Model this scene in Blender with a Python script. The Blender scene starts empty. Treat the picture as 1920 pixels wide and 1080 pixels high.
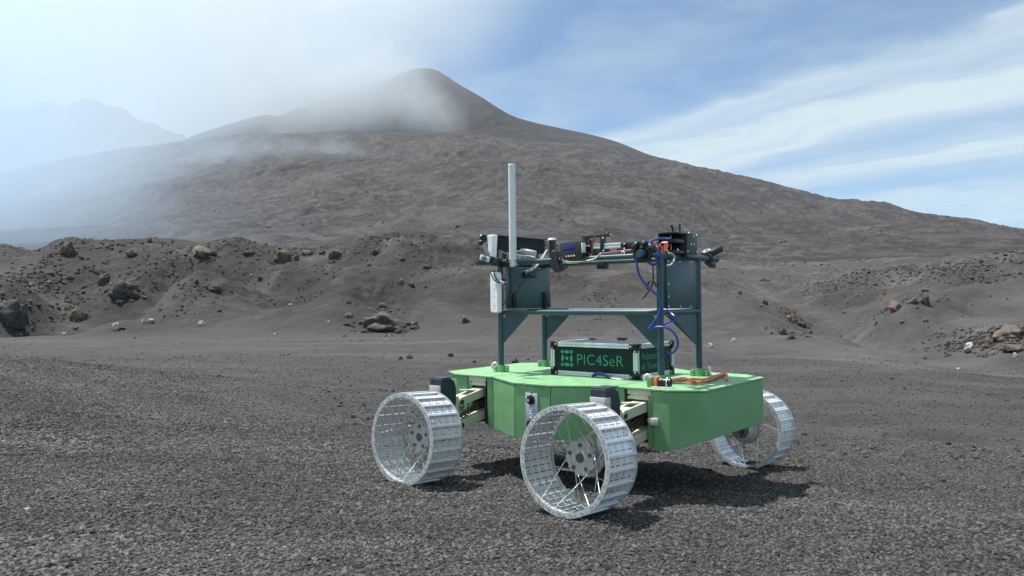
import bpy, bmesh, math, random
import numpy as np
from mathutils import Matrix, Vector, Euler

random.seed(7)
np.random.seed(7)
SC = bpy.context.scene
COL = SC.collection
R = math.radians

# ------------------------------------------------------------------ camera
CAMZ = 1.137                      # eye height above the gravel under the near wheel
PITCH = R(1.4324)
FPX = 1399.66                     # focal length in pixels of a 1920 px wide frame
cam_data = bpy.data.cameras.new("camera")
cam_data.sensor_width = 36.0
cam_data.lens = 36.0 * FPX / 1920.0
cam_data.clip_start = 0.05
cam_data.clip_end = 20000
cam = bpy.data.objects.new("camera", cam_data)
COL.objects.link(cam)
cam.location = (0, 0, CAMZ)
cam.rotation_euler = (R(90) + PITCH, 0, 0)
SC.camera = cam

# ------------------------------------------------------------------ sun, sky, exposure
SUN_AZ, SUN_EL = 155.0, 67.5      # azimuth counter-clockwise from +X
SKY_STRENGTH = 0.085
sd = bpy.data.lights.new("sun", 'SUN')
sd.energy = 5.0
sd.angle = R(0.53)
sd.color = (1.0, 0.965, 0.92)
sun = bpy.data.objects.new("sun", sd)
COL.objects.link(sun)
sdir = Vector((math.cos(R(SUN_EL)) * math.cos(R(SUN_AZ)), math.cos(R(SUN_EL)) * math.sin(R(SUN_AZ)), math.sin(R(SUN_EL))))
sun.rotation_euler = sdir.to_track_quat('Z', 'Y').to_euler()
sun.location = (-20, 8, 40)

SC.view_settings.view_transform = 'Standard'
SC.view_settings.look = 'None'
SC.view_settings.exposure = 0.62
SC.view_settings.gamma = 1.0
SC.view_settings.use_curve_mapping = False
SC.render.engine = 'CYCLES'
SC.render.filter_size = 1.1
cy = SC.cycles
cy.use_denoising = True
cy.max_bounces = 10
cy.diffuse_bounces = 3
cy.glossy_bounces = 3
cy.transmission_bounces = 3
cy.volume_bounces = 5
cy.transparent_max_bounces = 8
cy.volume_step_rate = 1.0
cy.volume_max_steps = 64
cy.caustics_reflective = False
cy.caustics_refractive = False
cy.sample_clamp_indirect = 6.0


class NT:
    """small helper to write node trees"""
    def __init__(self, tree):
        self.t = tree
        self.n = tree.nodes
        self.l = tree.links

    def node(self, kind, **kw):
        nd = self.n.new(kind)
        for k, v in kw.items():
            setattr(nd, k, v)
        return nd

    def put(self, sock, val):
        if isinstance(val, bpy.types.NodeSocket):
            self.l.new(val, sock)
        elif isinstance(val, (tuple, list)) and len(val) == 3 and sock.type == 'RGBA':
            sock.default_value = (*val, 1)
        else:
            sock.default_value = val

    def math(self, op, a, b=0.0, c=None, clamp=False):
        nd = self.node('ShaderNodeMath', operation=op, use_clamp=clamp)
        self.put(nd.inputs[0], a)
        self.put(nd.inputs[1], b)
        if c is not None:
            self.put(nd.inputs[2], c)
        return nd.outputs[0]

    def vmath(self, op, a, b=None, scale=None):
        nd = self.node('ShaderNodeVectorMath', operation=op)
        self.put(nd.inputs[0], a)
        if b is not None:
            self.put(nd.inputs[1], b)
        if scale is not None:
            self.put(nd.inputs['Scale'], scale)
        return nd.outputs['Vector'] if op not in ('DOT_PRODUCT', 'LENGTH', 'DISTANCE') else nd.outputs['Value']

    def mix(self, f, a, b, blend='MIX'):
        nd = self.node('ShaderNodeMix', data_type='RGBA', blend_type=blend)
        self.put(nd.inputs[0], f)
        self.put(nd.inputs[6], a)
        self.put(nd.inputs[7], b)
        return nd.outputs[2]

    def noise(self, vec, scale, detail=4, rough=0.55, dist=0.0):
        nd = self.node('ShaderNodeTexNoise')
        if vec is not None:
            self.put(nd.inputs['Vector'], vec)
        nd.inputs['Scale'].default_value = scale
        nd.inputs['Detail'].default_value = detail
        nd.inputs['Roughness'].default_value = rough
        nd.inputs['Distortion'].default_value = dist
        return nd.outputs['Fac']

    def voronoi(self, vec, scale, feature='F1', out='Distance', rnd=1.0):
        nd = self.node('ShaderNodeTexVoronoi', feature=feature)
        if vec is not None:
            self.put(nd.inputs['Vector'], vec)
        nd.inputs['Scale'].default_value = scale
        nd.inputs['Randomness'].default_value = rnd
        return nd.outputs[out]

    def smooth(self, x, lo, hi, a=0.0, b=1.0):
        nd = self.node('ShaderNodeMapRange', interpolation_type='SMOOTHSTEP')
        self.put(nd.inputs[0], x)
        nd.inputs[1].default_value = lo
        nd.inputs[2].default_value = hi
        nd.inputs[3].default_value = a
        nd.inputs[4].default_value = b
        return nd.outputs[0]

    def sep(self, v):
        nd = self.node('ShaderNodeSeparateXYZ')
        self.put(nd.inputs[0], v)
        return nd.outputs

    def comb(self, x, y, z):
        nd = self.node('ShaderNodeCombineXYZ')
        for i, v in enumerate((x, y, z)):
            self.put(nd.inputs[i], v)
        return nd.outputs[0]

    def bump(self, height, strength, dist, normal=None):
        nd = self.node('ShaderNodeBump')
        nd.inputs['Strength'].default_value = strength
        nd.inputs['Distance'].default_value = dist
        self.put(nd.inputs['Height'], height)
        if normal is not None:
            self.put(nd.inputs['Normal'], normal)
        return nd.outputs[0]


def build_world():
    w = bpy.data.worlds.new("World")
    SC.world = w
    w.use_nodes = True
    t = NT(w.node_tree)
    t.n.clear()
    out = t.node('ShaderNodeOutputWorld')
    bg = t.node('ShaderNodeBackground')
    sky = t.node('ShaderNodeTexSky', sky_type='NISHITA')
    sky.sun_disc = False
    sky.sun_elevation = R(SUN_EL)
    sky.sun_rotation = math.atan2(math.cos(R(SUN_AZ)), math.sin(R(SUN_AZ)))
    sky.altitude = 2600
    sky.air_density = 1.0
    sky.dust_density = 1.4
    sky.ozone_density = 1.2
    d = t.node('ShaderNodeTexCoord').outputs['Generated']
    x, y, z = t.sep(d)[:3]
    zz = t.math('MAXIMUM', z, 0.03)
    # the cirrus sheet: directions projected on a flat layer high above the ground
    qx = t.math('DIVIDE', x, zz)
    qy = t.math('DIVIDE', y, zz)
    q = t.comb(qx, qy, 0.0)
    # along / across the wind that draws the streaks out
    across = t.math('ADD', t.math('MULTIPLY', qx, 0.86), t.math('MULTIPLY', qy, 0.51))
    along = t.math('ADD', t.math('MULTIPLY', qx, 0.51), t.math('MULTIPLY', qy, -0.86))
    warp = t.noise(q, 0.55, 3, 0.5)
    warp2 = t.noise(q, 1.9, 5, 0.6)
    aw = t.math('ADD', across, t.math('ADD', t.math('MULTIPLY', t.math('SUBTRACT', warp, 0.5), 1.25),
                                      t.math('MULTIPLY', t.math('SUBTRACT', warp2, 0.5), 0.42)))
    fib = t.noise(t.comb(t.math('MULTIPLY', aw, 3.2), t.math('MULTIPLY', along, 0.42), 0.3), 1.6, 7, 0.62)
    fib2 = t.noise(t.comb(t.math('MULTIPLY', aw, 1.1), t.math('MULTIPLY', along, 0.28), 4.3), 1.0, 4, 0.55)

    def band(c, wdt, amp):
        g = t.math('DIVIDE', t.math('SUBTRACT', aw, c), wdt)
        return t.math('MULTIPLY', t.math('EXPONENT', t.math('MULTIPLY', t.math('MULTIPLY', g, g), -1.0)), amp)
    m = band(2.76, 0.17, 0.62)
    for c, wdt, amp in ((3.52, 0.60, 1.25), (4.95, 0.45, 0.95), (6.9, 1.0, 0.75), (9.2, 1.2, 0.7)):
        m = t.math('ADD', m, band(c, wdt, amp))
    m = t.math('MULTIPLY', m, t.smooth(fib, 0.22, 0.80, 0.58, 1.12))
    m = t.math('ADD', m, t.math('MULTIPLY', t.smooth(t.math('ADD', t.math('MULTIPLY', fib2, 0.6), t.math('MULTIPLY', warp2, 0.4)), 0.42, 0.68), 0.34))
    m = t.math('MULTIPLY', m, t.smooth(qy, 12.0, 7.0, 0.6, 1.0))
    # a thin veil over the left half of the sky, where the plume feeds it
    veil = t.math('MULTIPLY', t.smooth(aw, 1.75, 0.35), t.smooth(t.noise(q, 0.35, 5, 0.6), 0.25, 0.7, 0.62, 0.90))
    m = t.math('MAXIMUM', t.math('MULTIPLY', t.math('MINIMUM', m, 1.0), 0.90), veil)
    skyc = t.vmath('MULTIPLY', t.vmath('SCALE', sky.outputs[0], scale=SKY_STRENGTH), SKY_TINT)
    cloud = t.node('ShaderNodeRGB')
    cloud.outputs[0].default_value = (0.455, 0.535, 0.57, 1)
    c = t.mix(m, skyc, cloud.outputs[0])
    t.put(bg.inputs['Color'], c)
    bg.inputs['Strength'].default_value = 1.0
    t.l.new(bg.outputs[0], out.inputs[0])


SKY_TINT = (0.68, 0.98, 1.10)
build_world()


# ------------------------------------------------------------------ materials
def mat(name, color, rough=0.5, metal=0.0, var=0.12, vscale=18.0, bump=0.0, bscale=60.0, dirt=0.0, spec=0.5, dirtcol=(0.16, 0.155, 0.15)):
    m = bpy.data.materials.new(name)
    m.use_nodes = True
    t = NT(m.node_tree)
    b = t.n['Principled BSDF']
    o = t.node('ShaderNodeTexCoord').outputs['Object']
    n1 = t.noise(o, vscale, 5, 0.6)
    dark = tuple(c * (1 - var) for c in color)
    lite = tuple(min(1, c * (1 + var)) for c in color)
    c = t.mix(t.smooth(n1, 0.3, 0.7), dark, lite)
    if dirt > 0:
        n2 = t.noise(o, 7.0, 6, 0.7)
        n3 = t.noise(o, 160.0, 2, 0.5)
        f = t.math('MULTIPLY', t.smooth(n2, 0.42, 0.75), dirt)
        f = t.math('ADD', f, t.math('MULTIPLY', t.smooth(n3, 0.66, 0.74), dirt * 0.6), clamp=True)
        c = t.mix(f, c, dirtcol)
    t.put(b.inputs['Base Color'], c)
    b.inputs['Metallic'].default_value = metal
    t.put(b.inputs['Roughness'], t.smooth(n1, 0.2, 0.8, max(0.05, rough - 0.08), min(1, rough + 0.08)))
    b.inputs['Specular IOR Level'].default_value = spec
    if bump > 0:
        t.put(b.inputs['Normal'], t.bump(t.noise(o, bscale, 4, 0.6), bump, 0.002))
    return m


M = {}
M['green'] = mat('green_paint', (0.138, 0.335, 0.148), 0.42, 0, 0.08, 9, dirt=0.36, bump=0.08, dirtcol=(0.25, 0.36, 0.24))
M['green_sunlit_deck'] = mat('green_paint_sunlit', (0.205, 0.43, 0.20), 0.40, 0, 0.08, 9, dirt=0.50, bump=0.05, dirtcol=(0.28, 0.38, 0.27))  # same green as the sides, lightened to paint the sun on the deck
M['teal'] = mat('teal_paint', (0.022, 0.062, 0.080), 0.36, 0, 0.08, 12, dirt=0.10, dirtcol=(0.10, 0.13, 0.14))
M['cream'] = mat('cream_paint', (0.52, 0.53, 0.43), 0.45, 0, 0.06, 14, dirt=0.25, dirtcol=(0.25, 0.24, 0.20))
M['tread'] = mat('tread_aluminium', (0.76, 0.78, 0.81), 0.36, 0.32, 0.07, 22, dirt=0.16, bump=0.08, dirtcol=(0.42, 0.43, 0.45))
M['rim'] = mat('rim_aluminium', (0.62, 0.65, 0.66), 0.40, 0.35, 0.10, 30, dirt=0.35, dirtcol=(0.35, 0.36, 0.34))
M['hub'] = mat('hub_aluminium', (0.50, 0.52, 0.50), 0.42, 0.45, 0.08, 25, dirt=0.15)
M['steel'] = mat('steel', (0.62, 0.63, 0.64), 0.3, 0.85, 0.08, 40)
M['galv'] = mat('galvanised_steel', (0.66, 0.68, 0.66), 0.42, 0.5, 0.12, 60)
M['alu'] = mat('aluminium_profile', (0.74, 0.77, 0.78), 0.36, 0.20, 0.05, 30)
M['navy'] = mat('navy_housing', (0.018, 0.028, 0.048), 0.42, 0, 0.1, 20, dirt=0.08)
M['lightgrey'] = mat('light_grey_housing', (0.42, 0.44, 0.44), 0.5, 0, 0.06, 20, dirt=0.15)
M['motor'] = mat('motor_casing', (0.10, 0.11, 0.105), 0.45, 0.3, 0.1, 20)
M['black'] = mat('black_plastic', (0.012, 0.013, 0.015), 0.42, 0, 0.15, 30)
M['darkgrey'] = mat('dark_grey_casing', (0.026, 0.030, 0.033), 0.42, 0, 0.1, 30)
M['white'] = mat('white_plastic', (0.78, 0.80, 0.82), 0.4, 0, 0.03, 10)
M['rod'] = mat('rod_fibreglass', (0.66, 0.70, 0.71), 0.42, 0, 0.04, 10)
M['panel'] = mat('case_panel', (0.005, 0.020, 0.023), 0.45, 0, 0.08, 8, spec=0.25)
M['print'] = mat('green_print', (0.035, 0.30, 0.175), 0.55, 0, 0.03, 8)
M['lid'] = mat('case_lid', (0.055, 0.068, 0.075), 0.30, 0.2, 0.05, 8)
M['plate'] = mat('control_plate', (0.50, 0.49, 0.56), 0.4, 0.2, 0.05, 30)
M['button'] = mat('pale_button', (0.55, 0.62, 0.78), 0.3, 0, 0.05, 30)
M['orange'] = mat('orange_cable', (0.80, 0.20, 0.09), 0.42, 0, 0.08, 30)
M['blue'] = mat('blue_cable', (0.018, 0.065, 0.33), 0.35, 0, 0.08, 30)
M['redwire'] = mat('red_wire', (0.27, 0.07, 0.055), 0.4, 0, 0.1, 30)
M['greywire'] = mat('grey_wire', (0.42, 0.45, 0.45), 0.4, 0, 0.1, 30)
M['tealwire'] = mat('teal_wire', (0.03, 0.25, 0.36), 0.4, 0, 0.1, 30)
M['screen'] = mat('blue_screen', (0.012, 0.018, 0.17), 0.2, 0, 0.1, 30)
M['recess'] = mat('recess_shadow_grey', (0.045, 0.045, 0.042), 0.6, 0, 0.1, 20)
M['lens'] = mat('lens_glass', (0.004, 0.004, 0.006), 0.06, 0, 0.0, 30)
M['rust'] = mat('rusty_chain', (0.075, 0.048, 0.04), 0.6, 0.3, 0.3, 60)


ASH = (0.0555, 0.0525, 0.0525)


def volcanic(name, base, alt, dusty, near=False, scale=1.0, streaks=False):
    """dark ash and scoria: mottled colour, light dust where the 'tint' attribute says so, relief at several scales"""
    m = bpy.data.materials.new(name)
    m.use_nodes = True
    t = NT(m.node_tree)
    b = t.n['Principled BSDF']
    p = t.node('ShaderNodeNewGeometry').outputs['Position']
    tint = t.node('ShaderNodeAttribute', attribute_name='tint').outputs['Fac']
    n1 = t.noise(p, 0.9 * scale, 6, 0.65)
    n2 = t.noise(p, 0.16 * scale, 5, 0.6)
    c = t.mix(t.smooth(n2, 0.35, 0.65), base, alt)
    c = t.mix(t.math('MULTIPLY', t.smooth(n1, 0.30, 0.72), 0.6), t.vmath('SCALE', c, scale=0.82), t.vmath('SCALE', c, scale=1.15))
    ash = t.node('ShaderNodeAttribute', attribute_name='ash').outputs['Fac']
    if near:
        v = t.voronoi(p, 85.0, out='Color')
        g = t.sep(v)[0]
        c = t.mix(0.8, c, t.vmath('SCALE', c, scale=t.math('ADD', t.math('MULTIPLY', g, 1.1), 0.40)))
        h = t.voronoi(p, 85.0)
        hn = t.noise(p, 9.0, 5, 0.7)
        nrm = t.bump(h, 1.0, 0.012, t.bump(hn, 0.7, 0.05))
        nrm = t.bump(t.noise(p, 40.0, 4, 0.75), 0.9, 0.02, nrm)
        fine = t.math('MULTIPLY', t.math('ADD', t.noise(p, 5.0, 6, 0.75), t.noise(p, 0.6, 4, 0.6)), 0.5)
        ac = t.mix(t.smooth(fine, 0.36, 0.64), tuple(k * 0.70 for k in ASH), tuple(k * 1.30 for k in ASH))
        c = t.mix(ash, c, ac)
        c = t.mix(tint, c, t.mix(ash, dusty, tuple(k * 2.1 for k in ASH)))
    elif name == 'ash_hill':
        c = t.mix(tint, c, dusty)
        c = t.mix(ash, c, ASH)
    else:
        c = t.mix(tint, c, dusty)
    if near:
        pass
    else:
        # knots of bare rock standing out dark against the ash
        k1 = t.noise(p, 1.5 * scale, 4, 0.7, 0.6)
        k2 = t.noise(p, 0.22 * scale, 3, 0.6)
        kf = t.math('MULTIPLY', t.smooth(k1, 0.54, 0.66), t.smooth(k2, 0.42, 0.62))
        c = t.mix(t.math('MULTIPLY', kf, 0.55), c, t.vmath('SCALE', base, scale=0.55))
        if streaks:
            ps = t.vmath('MULTIPLY', p, (1.0, 0.42, 1.0))
            s1 = t.noise(ps, 0.080, 7, 0.64, 1.8)
            c = t.mix(t.math('MULTIPLY', t.smooth(s1, 0.50, 0.66), 0.9), c, dusty)
            c = t.mix(t.math('MULTIPLY', t.smooth(s1, 0.47, 0.34), 0.7), c, t.vmath('SCALE', base, scale=0.62))
        hn = t.noise(p, 3.2 * scale, 6, 0.72)
        hm = t.noise(p, 0.42 * scale, 6, 0.62)
        nrm = t.bump(hn, 0.8, 0.22 / scale, t.bump(hm, 0.7, 1.1 / scale))
    t.put(b.inputs['Normal'], nrm)
    t.put(b.inputs['Base Color'], c)
    b.inputs['Roughness'].default_value = 0.92
    b.inputs['Specular IOR Level'].default_value = 0.25
    return m


M['gravel_ground'] = volcanic('scoria_gravel_ground', (0.070, 0.069, 0.071), (0.086, 0.084, 0.085), (0.120, 0.115, 0.112), near=True)  # base kept dark to paint shade into the gaps between pebbles
M['hill'] = volcanic('ash_hill', (0.031, 0.029, 0.0275), (0.040, 0.037, 0.035), (0.100, 0.093, 0.087))
M['mountain'] = volcanic('ash_mountain', (0.0300, 0.0268, 0.0283), (0.0380, 0.0338, 0.0348), (0.080, 0.072, 0.072), scale=0.11, streaks=True)


def rock_material(name, col, lite, per_instance=True, spread=(0.62, 0.95)):
    m = bpy.data.materials.new(name)
    m.use_nodes = True
    t = NT(m.node_tree)
    b = t.n['Principled BSDF']
    p = t.node('ShaderNodeTexCoord').outputs['Object']
    n1 = t.noise(p, 2.5, 6, 0.7)
    c = t.mix(t.smooth(n1, 0.35, 0.70), col, lite)
    if per_instance:
        oi = t.node('ShaderNodeObjectInfo')
        r = oi.outputs['Random']
        # dust lies in long faint swathes across the gravel
        sw = t.noise(t.vmath('MULTIPLY', oi.outputs['Location'], (0.22, 0.62, 0.0)), 1.0, 4, 0.6, 0.4)
        c = t.vmath('SCALE', c, scale=t.smooth(sw, 0.35, 0.68, 0.86, 1.38))
        c = t.vmath('SCALE', c, scale=t.math('ADD', t.math('MULTIPLY', t.math('POWER', r, 1.6), spread[1]), spread[0]))
    if not per_instance:
        # paler on upward faces, broken up by noise
        n = t.sep(t.node('ShaderNodeNewGeometry').outputs['Normal'])[2]
        f = t.math('MULTIPLY', t.smooth(n, 0.45, 0.95), t.smooth(t.noise(p, 1.6, 5, 0.7), 0.35, 0.62))
        c = t.mix(t.math('MULTIPLY', f, 0.8), c, (0.125, 0.117, 0.108) if lite[0] < 0.28 else lite)
    t.put(b.inputs['Base Color'], c)
    b.inputs['Roughness'].default_value = 0.9
    b.inputs['Specular IOR Level'].default_value = 0.25
    t.put(b.inputs['Normal'], t.bump(t.noise(p, 7.0 if per_instance else 5.0, 6, 0.75), 0.9, 0.12))
    return m


M['pebble'] = rock_material('scoria_pebble', (0.180, 0.174, 0.175), (0.290, 0.280, 0.278), spread=(0.40, 1.45))
M['pebble_dusty'] = rock_material('dusty_scoria_pebble', (0.205, 0.197, 0.194), (0.310, 0.298, 0.290), spread=(0.52, 1.1))
M['rubble'] = rock_material('lava_rubble', (0.060, 0.055, 0.053), (0.145, 0.130, 0.120))
M['rock_dark'] = rock_material('dark_lava_rock', (0.048, 0.046, 0.047), (0.092, 0.086, 0.083), False)
M['rock_tan'] = rock_material('tan_lava_rock', (0.105, 0.082, 0.064), (0.20, 0.165, 0.135), False)
M['rock_pink'] = rock_material('reddish_lava_rock', (0.12, 0.080, 0.066), (0.25, 0.185, 0.16), False)
M['rock_white'] = rock_material('pale_stone', (0.30, 0.285, 0.26), (0.50, 0.48, 0.45), False)


# ------------------------------------------------------------------ noise in numpy
_rs = np.random.RandomState(11)
_perm = np.concatenate([_rs.permutation(512)] * 3)
_g2 = np.stack([np.cos(np.arange(512) * 2.399963), np.sin(np.arange(512) * 2.399963)], 1)
_g3 = _rs.normal(size=(512, 3))
_g3 /= np.linalg.norm(_g3, axis=1)[:, None]


def noise2(x, y):
    xi = np.floor(x).astype(np.int64)
    yi = np.floor(y).astype(np.int64)
    xf = x - xi
    yf = y - yi
    u = xf * xf * xf * (xf * (xf * 6 - 15) + 10)
    v = yf * yf * yf * (yf * (yf * 6 - 15) + 10)

    def g(i, j):
        h = _perm[(_perm[(xi + i) & 511] + yi + j) & 511]
        return _g2[h, 0] * (xf - i) + _g2[h, 1] * (yf - j)
    a = g(0, 0) * (1 - u) + g(1, 0) * u
    b = g(0, 1) * (1 - u) + g(1, 1) * u
    return (a * (1 - v) + b * v) * 1.4


def fbm2(x, y, octaves=5, gain=0.5, lac=2.03):
    s = 0
    a = 1.0
    for i in range(octaves):
        s = s + a * noise2(x + 17.3 * i, y - 9.1 * i)
        x = x * lac
        y = y * lac
        a *= gain
    return s


def ridge2(x, y, octaves=4, gain=0.5):
    s = 0
    a = 1.0
    for i in range(octaves):
        s = s + a * (1 - 2 * np.abs(noise2(x + 31.7 * i, y + 11.9 * i)))
        x = x * 2.07
        y = y * 2.07
        a *= gain
    return s


def noise3(p):
    i = np.floor(p).astype(np.int64)
    f = p - i
    u = f * f * f * (f * (f * 6 - 15) + 10)
    out = 0
    for a in (0, 1):
        for b in (0, 1):
            for c in (0, 1):
                h = _perm[(_perm[(_perm[(i[:, 0] + a) & 511] + i[:, 1] + b) & 511] + i[:, 2] + c) & 511]
                d = f - np.array([a, b, c])
                w = (u[:, 0] if a else 1 - u[:, 0]) * (u[:, 1] if b else 1 - u[:, 1]) * (u[:, 2] if c else 1 - u[:, 2])
                out = out + w * (_g3[h] * d).sum(1)
    return out * 1.5


# ------------------------------------------------------------------ lie of the land
# surveyed profiles: (bearing column, distance in metres, sight line row); a row r at distance d is a height of (575-r)/FPX*d above the eye
PA, PB, PC_ = 0.362, 4.142, -1.134


def near_plane(x, y):
    return PC_ - 0.0164 * (x - PA) - 0.0559 * (y - PB)


RINGS = [
    # lip of the gravel terrace
    [(-900, 15, 615), (-300, 13.5, 650), (0, 12, 669), (200, 11.6, 688), (350, 11.2, 703), (700, 10, 738), (1000, 9, 768), (1300, 8.3, 797), (1500, 7.8, 815), (1920, 7.2, 832), (2600, 7, 850)],
    [(-900, 21, 650), (-300, 19, 672), (0, 17.5, 688), (350, 16, 722), (700, 13.5, 765), (1000, 12, 792), (1300, 11, 826), (1500, 10.4, 850), (1920, 9.6, 872), (2600, 9.4, 890)],
    [(-900, 30, 668), (0, 27, 692), (700, 24, 735), (1000, 22, 755), (1500, 20, 777), (1920, 19, 790), (2600, 19, 795)],
    [(-900, 50, 648), (0, 50, 654), (700, 46, 660), (1100, 42, 668), (1500, 36, 686), (1800, 32, 708), (1920, 30, 722), (2600, 28, 740)],
    # foot of the lava hills
    [(-900, 72, 640), (0, 72, 632), (500, 72, 628), (900, 70, 628), (1100, 62, 638), (1300, 54, 652), (1450, 52, 658), (1560, 54, 655), (1700, 47, 672), (1800, 43, 688), (1920, 39, 700), (2600, 37, 720)],
    # half way up
    [(-900, 88, 560), (0, 86, 575), (80, 88, 588), (230, 94, 592), (340, 90, 570), (480, 90, 566), (640, 90, 575), (760, 90, 572), (860, 88, 560), (1000, 84, 560), (1150, 78, 578), (1250, 72, 586), (1350, 67, 594), (1450, 64, 620), (1530, 66, 640), (1600, 66, 622), (1700, 60, 618), (1800, 54, 628), (1880, 50, 628), (1920, 50, 630), (2600, 48, 640)],
    # upper part
    [(-900, 104, 505), (0, 104, 510), (200, 106, 512), (360, 106, 505), (520, 106, 520), (700, 106, 500), (860, 104, 505), (1000, 100, 515), (1150, 92, 535), (1250, 86, 550), (1350, 80, 560), (1450, 80, 590), (1530, 80, 605), (1620, 78, 592), (1700, 74, 580), (1800, 68, 578), (1920, 64, 572), (2600, 62, 560)],
    # crest of the hills
    [(-900, 125, 468), (0, 125, 463), (60, 125, 471), (110, 125, 456), (180, 125, 453), (270, 125, 447), (340, 125, 461), (385, 125, 462), (440, 125, 449), (500, 125, 463), (560, 125, 469), (640, 125, 463), (690, 125, 446), (740, 125, 438), (800, 125, 442), (880, 124, 448), (1000, 120, 470), (1100, 112, 495), (1200, 104, 515), (1300, 98, 530), (1400, 96, 552), (1470, 96, 572), (1540, 96, 570), (1620, 96, 548), (1700, 92, 530), (1780, 86, 528), (1850, 84, 530), (1920, 82, 526), (2600, 80, 500)],
    # hollow behind the crest
    [(-900, 165, 488), (0, 165, 484), (300, 165, 474), (500, 165, 482), (700, 165, 468), (880, 162, 464), (1000, 158, 468), (1100, 150, 485), (1200, 145, 505), (1350, 140, 525), (1440, 140, 545), (1490, 140, 553), (1560, 142, 540), (1620, 142, 520), (1700, 142, 506), (1780, 142, 500), (1920, 140, 494), (2600, 140, 480)],
    [(-900, 310, 490), (0, 310, 482), (400, 310, 476), (700, 310, 458), (920, 300, 448), (1000, 290, 450), (1200, 260, 468), (1400, 250, 488), (1600, 250, 484), (1800, 250, 480), (1920, 250, 476), (2600, 250, 470)],
    [(-900, 540, 450), (0, 540, 432), (400, 540, 412), (700, 540, 392), (960, 530, 388), (1200, 480, 416), (1400, 460, 440), (1600, 450, 448), (1800, 450, 455), (1920, 450, 458), (2600, 450, 465)],
    [(-900, 850, 420), (0, 850, 380), (400, 850, 327), (700, 850, 312), (960, 840, 304), (1150, 820, 332), (1300, 800, 366), (1450, 780, 396), (1600, 760, 416), (1800, 740, 434), (1920, 730, 446), (2600, 700, 470)],
    # shoulder of the mountain: the long skyline
    [(-900, 1200, 470), (0, 1200, 326), (100, 1200, 303), (200, 1200, 284), (300, 1200, 270), (400, 1200, 258), (480, 1200, 251), (560, 1200, 249), (640, 1200, 245), (690, 1200, 246), (740, 1200, 247), (760, 1200, 250), (850, 1200, 247), (900, 1200, 251), (950, 1200, 259), (1000, 1200, 265), (1040, 1200, 268), (1100, 1195, 268), (1150, 1180, 272), (1220, 1170, 293), (1300, 1150, 309), (1370, 1140, 325), (1450, 1120, 346), (1510, 1110, 362), (1590, 1090, 376), (1640, 1080, 379), (1680, 1070, 389), (1730, 1060, 403), (1830, 1040, 416), (1920, 1020, 431), (2600, 950, 478)],
    [(-900, 1430, 490), (0, 1430, 345), (300, 1430, 288), (480, 1430, 265), (640, 1430, 256), (850, 1430, 253), (900, 1430, 250), (960, 1430, 247), (1010, 1430, 250), (1060, 1425, 255), (1150, 1410, 268), (1220, 1400, 291), (1300, 1370, 316), (1450, 1330, 360), (1600, 1290, 388), (1750, 1260, 418), (1920, 1230, 446), (2600, 1150, 490)],
    # the smoking cone
    [(-900, 1900, 480), (0, 1900, 360), (340, 1900, 272), (360, 1900, 263), (430, 1900, 240), (500, 1900, 223), (522, 1900, 225), (545, 1900, 214), (600, 1900, 197), (650, 1900, 180), (700, 1900, 163), (740, 1900, 147), (765, 1900, 137), (785, 1900, 133), (800, 1900, 133), (818, 1900, 137), (832, 1900, 145), (860, 1900, 164), (900, 1900, 188), (930, 1900, 209), (960, 1900, 228), (1000, 1900, 242), (1045, 1895, 253), (1100, 1880, 265), (1150, 1850, 278), (1220, 1830, 306), (1300, 1800, 330), (1600, 1700, 420), (1920, 1600, 470), (2600, 1500, 510)],
    [(-900, 2500, 500), (0, 2500, 420), (600, 2500, 330), (800, 2500, 300), (1000, 2500, 330), (1500, 2500, 450), (2600, 2400, 530)],
    # far range on the left
    [(-900, 3600, 330), (-300, 3600, 240), (-100, 3600, 215), (0, 3600, 207), (48, 3600, 212), (80, 3600, 198), (108, 3600, 211), (128, 3600, 197), (165, 3600, 194), (190, 3600, 197), (240, 3600, 221), (300, 3600, 249), (340, 3600, 264), (420, 3600, 290), (700, 3600, 360), (1500, 3600, 470), (2600, 3600, 540)],
    [(-900, 4600, 420), (0, 4600, 380), (700, 4600, 440), (2600, 4600, 560)],
]


def _slopes(x, y):
    h = np.diff(x)
    d = np.diff(y) / h
    m = np.zeros_like(y)
    m[0], m[-1] = d[0], d[-1]
    ok = d[:-1] * d[1:] > 0
    hm = np.where(ok, 2 * d[:-1] * d[1:] / np.where(ok, d[:-1] + d[1:], 1), 0)
    m[1:-1] = 0.5 * hm + 0.25 * (d[:-1] + d[1:])
    return m


def hermite1(xs, ys, q):
    xs = np.asarray(xs, float)
    ys = np.asarray(ys, float)
    m = _slopes(xs, ys)
    k = np.clip(np.searchsorted(xs, q) - 1, 0, len(xs) - 2)
    h = xs[k + 1] - xs[k]
    t = (q - xs[k]) / h
    return ((2 * t**3 - 3 * t**2 + 1) * ys[k] + (t**3 - 2 * t**2 + t) * h * m[k]
            + (-2 * t**3 + 3 * t**2) * ys[k + 1] + (t**3 - t**2) * h * m[k + 1])


_QX = np.arange(-896, 2600, 4.0)
_RD = np.stack([hermite1([a[0] for a in r], [a[1] for a in r], _QX) for r in RINGS])
_RR = np.stack([hermite1([a[0] for a in r], [a[2] for a in r], _QX) for r in RINGS])
_RZ = (575.0 - _RR) / FPX * _RD
_s = (_QX - 960) / FPX
for _dist in (5.2, 3.2, 1.4):
    _d = np.full_like(_QX, _dist)
    _RD = np.concatenate([_d[None], _RD])
    _RZ = np.concatenate([near_plane(_s * _dist, _d)[None], _RZ])
_LD = np.log(_RD)


def smoothstep(a, b, x):
    t = np.clip((x - a) / (b - a), 0, 1)
    return t * t * (3 - 2 * t)


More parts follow.
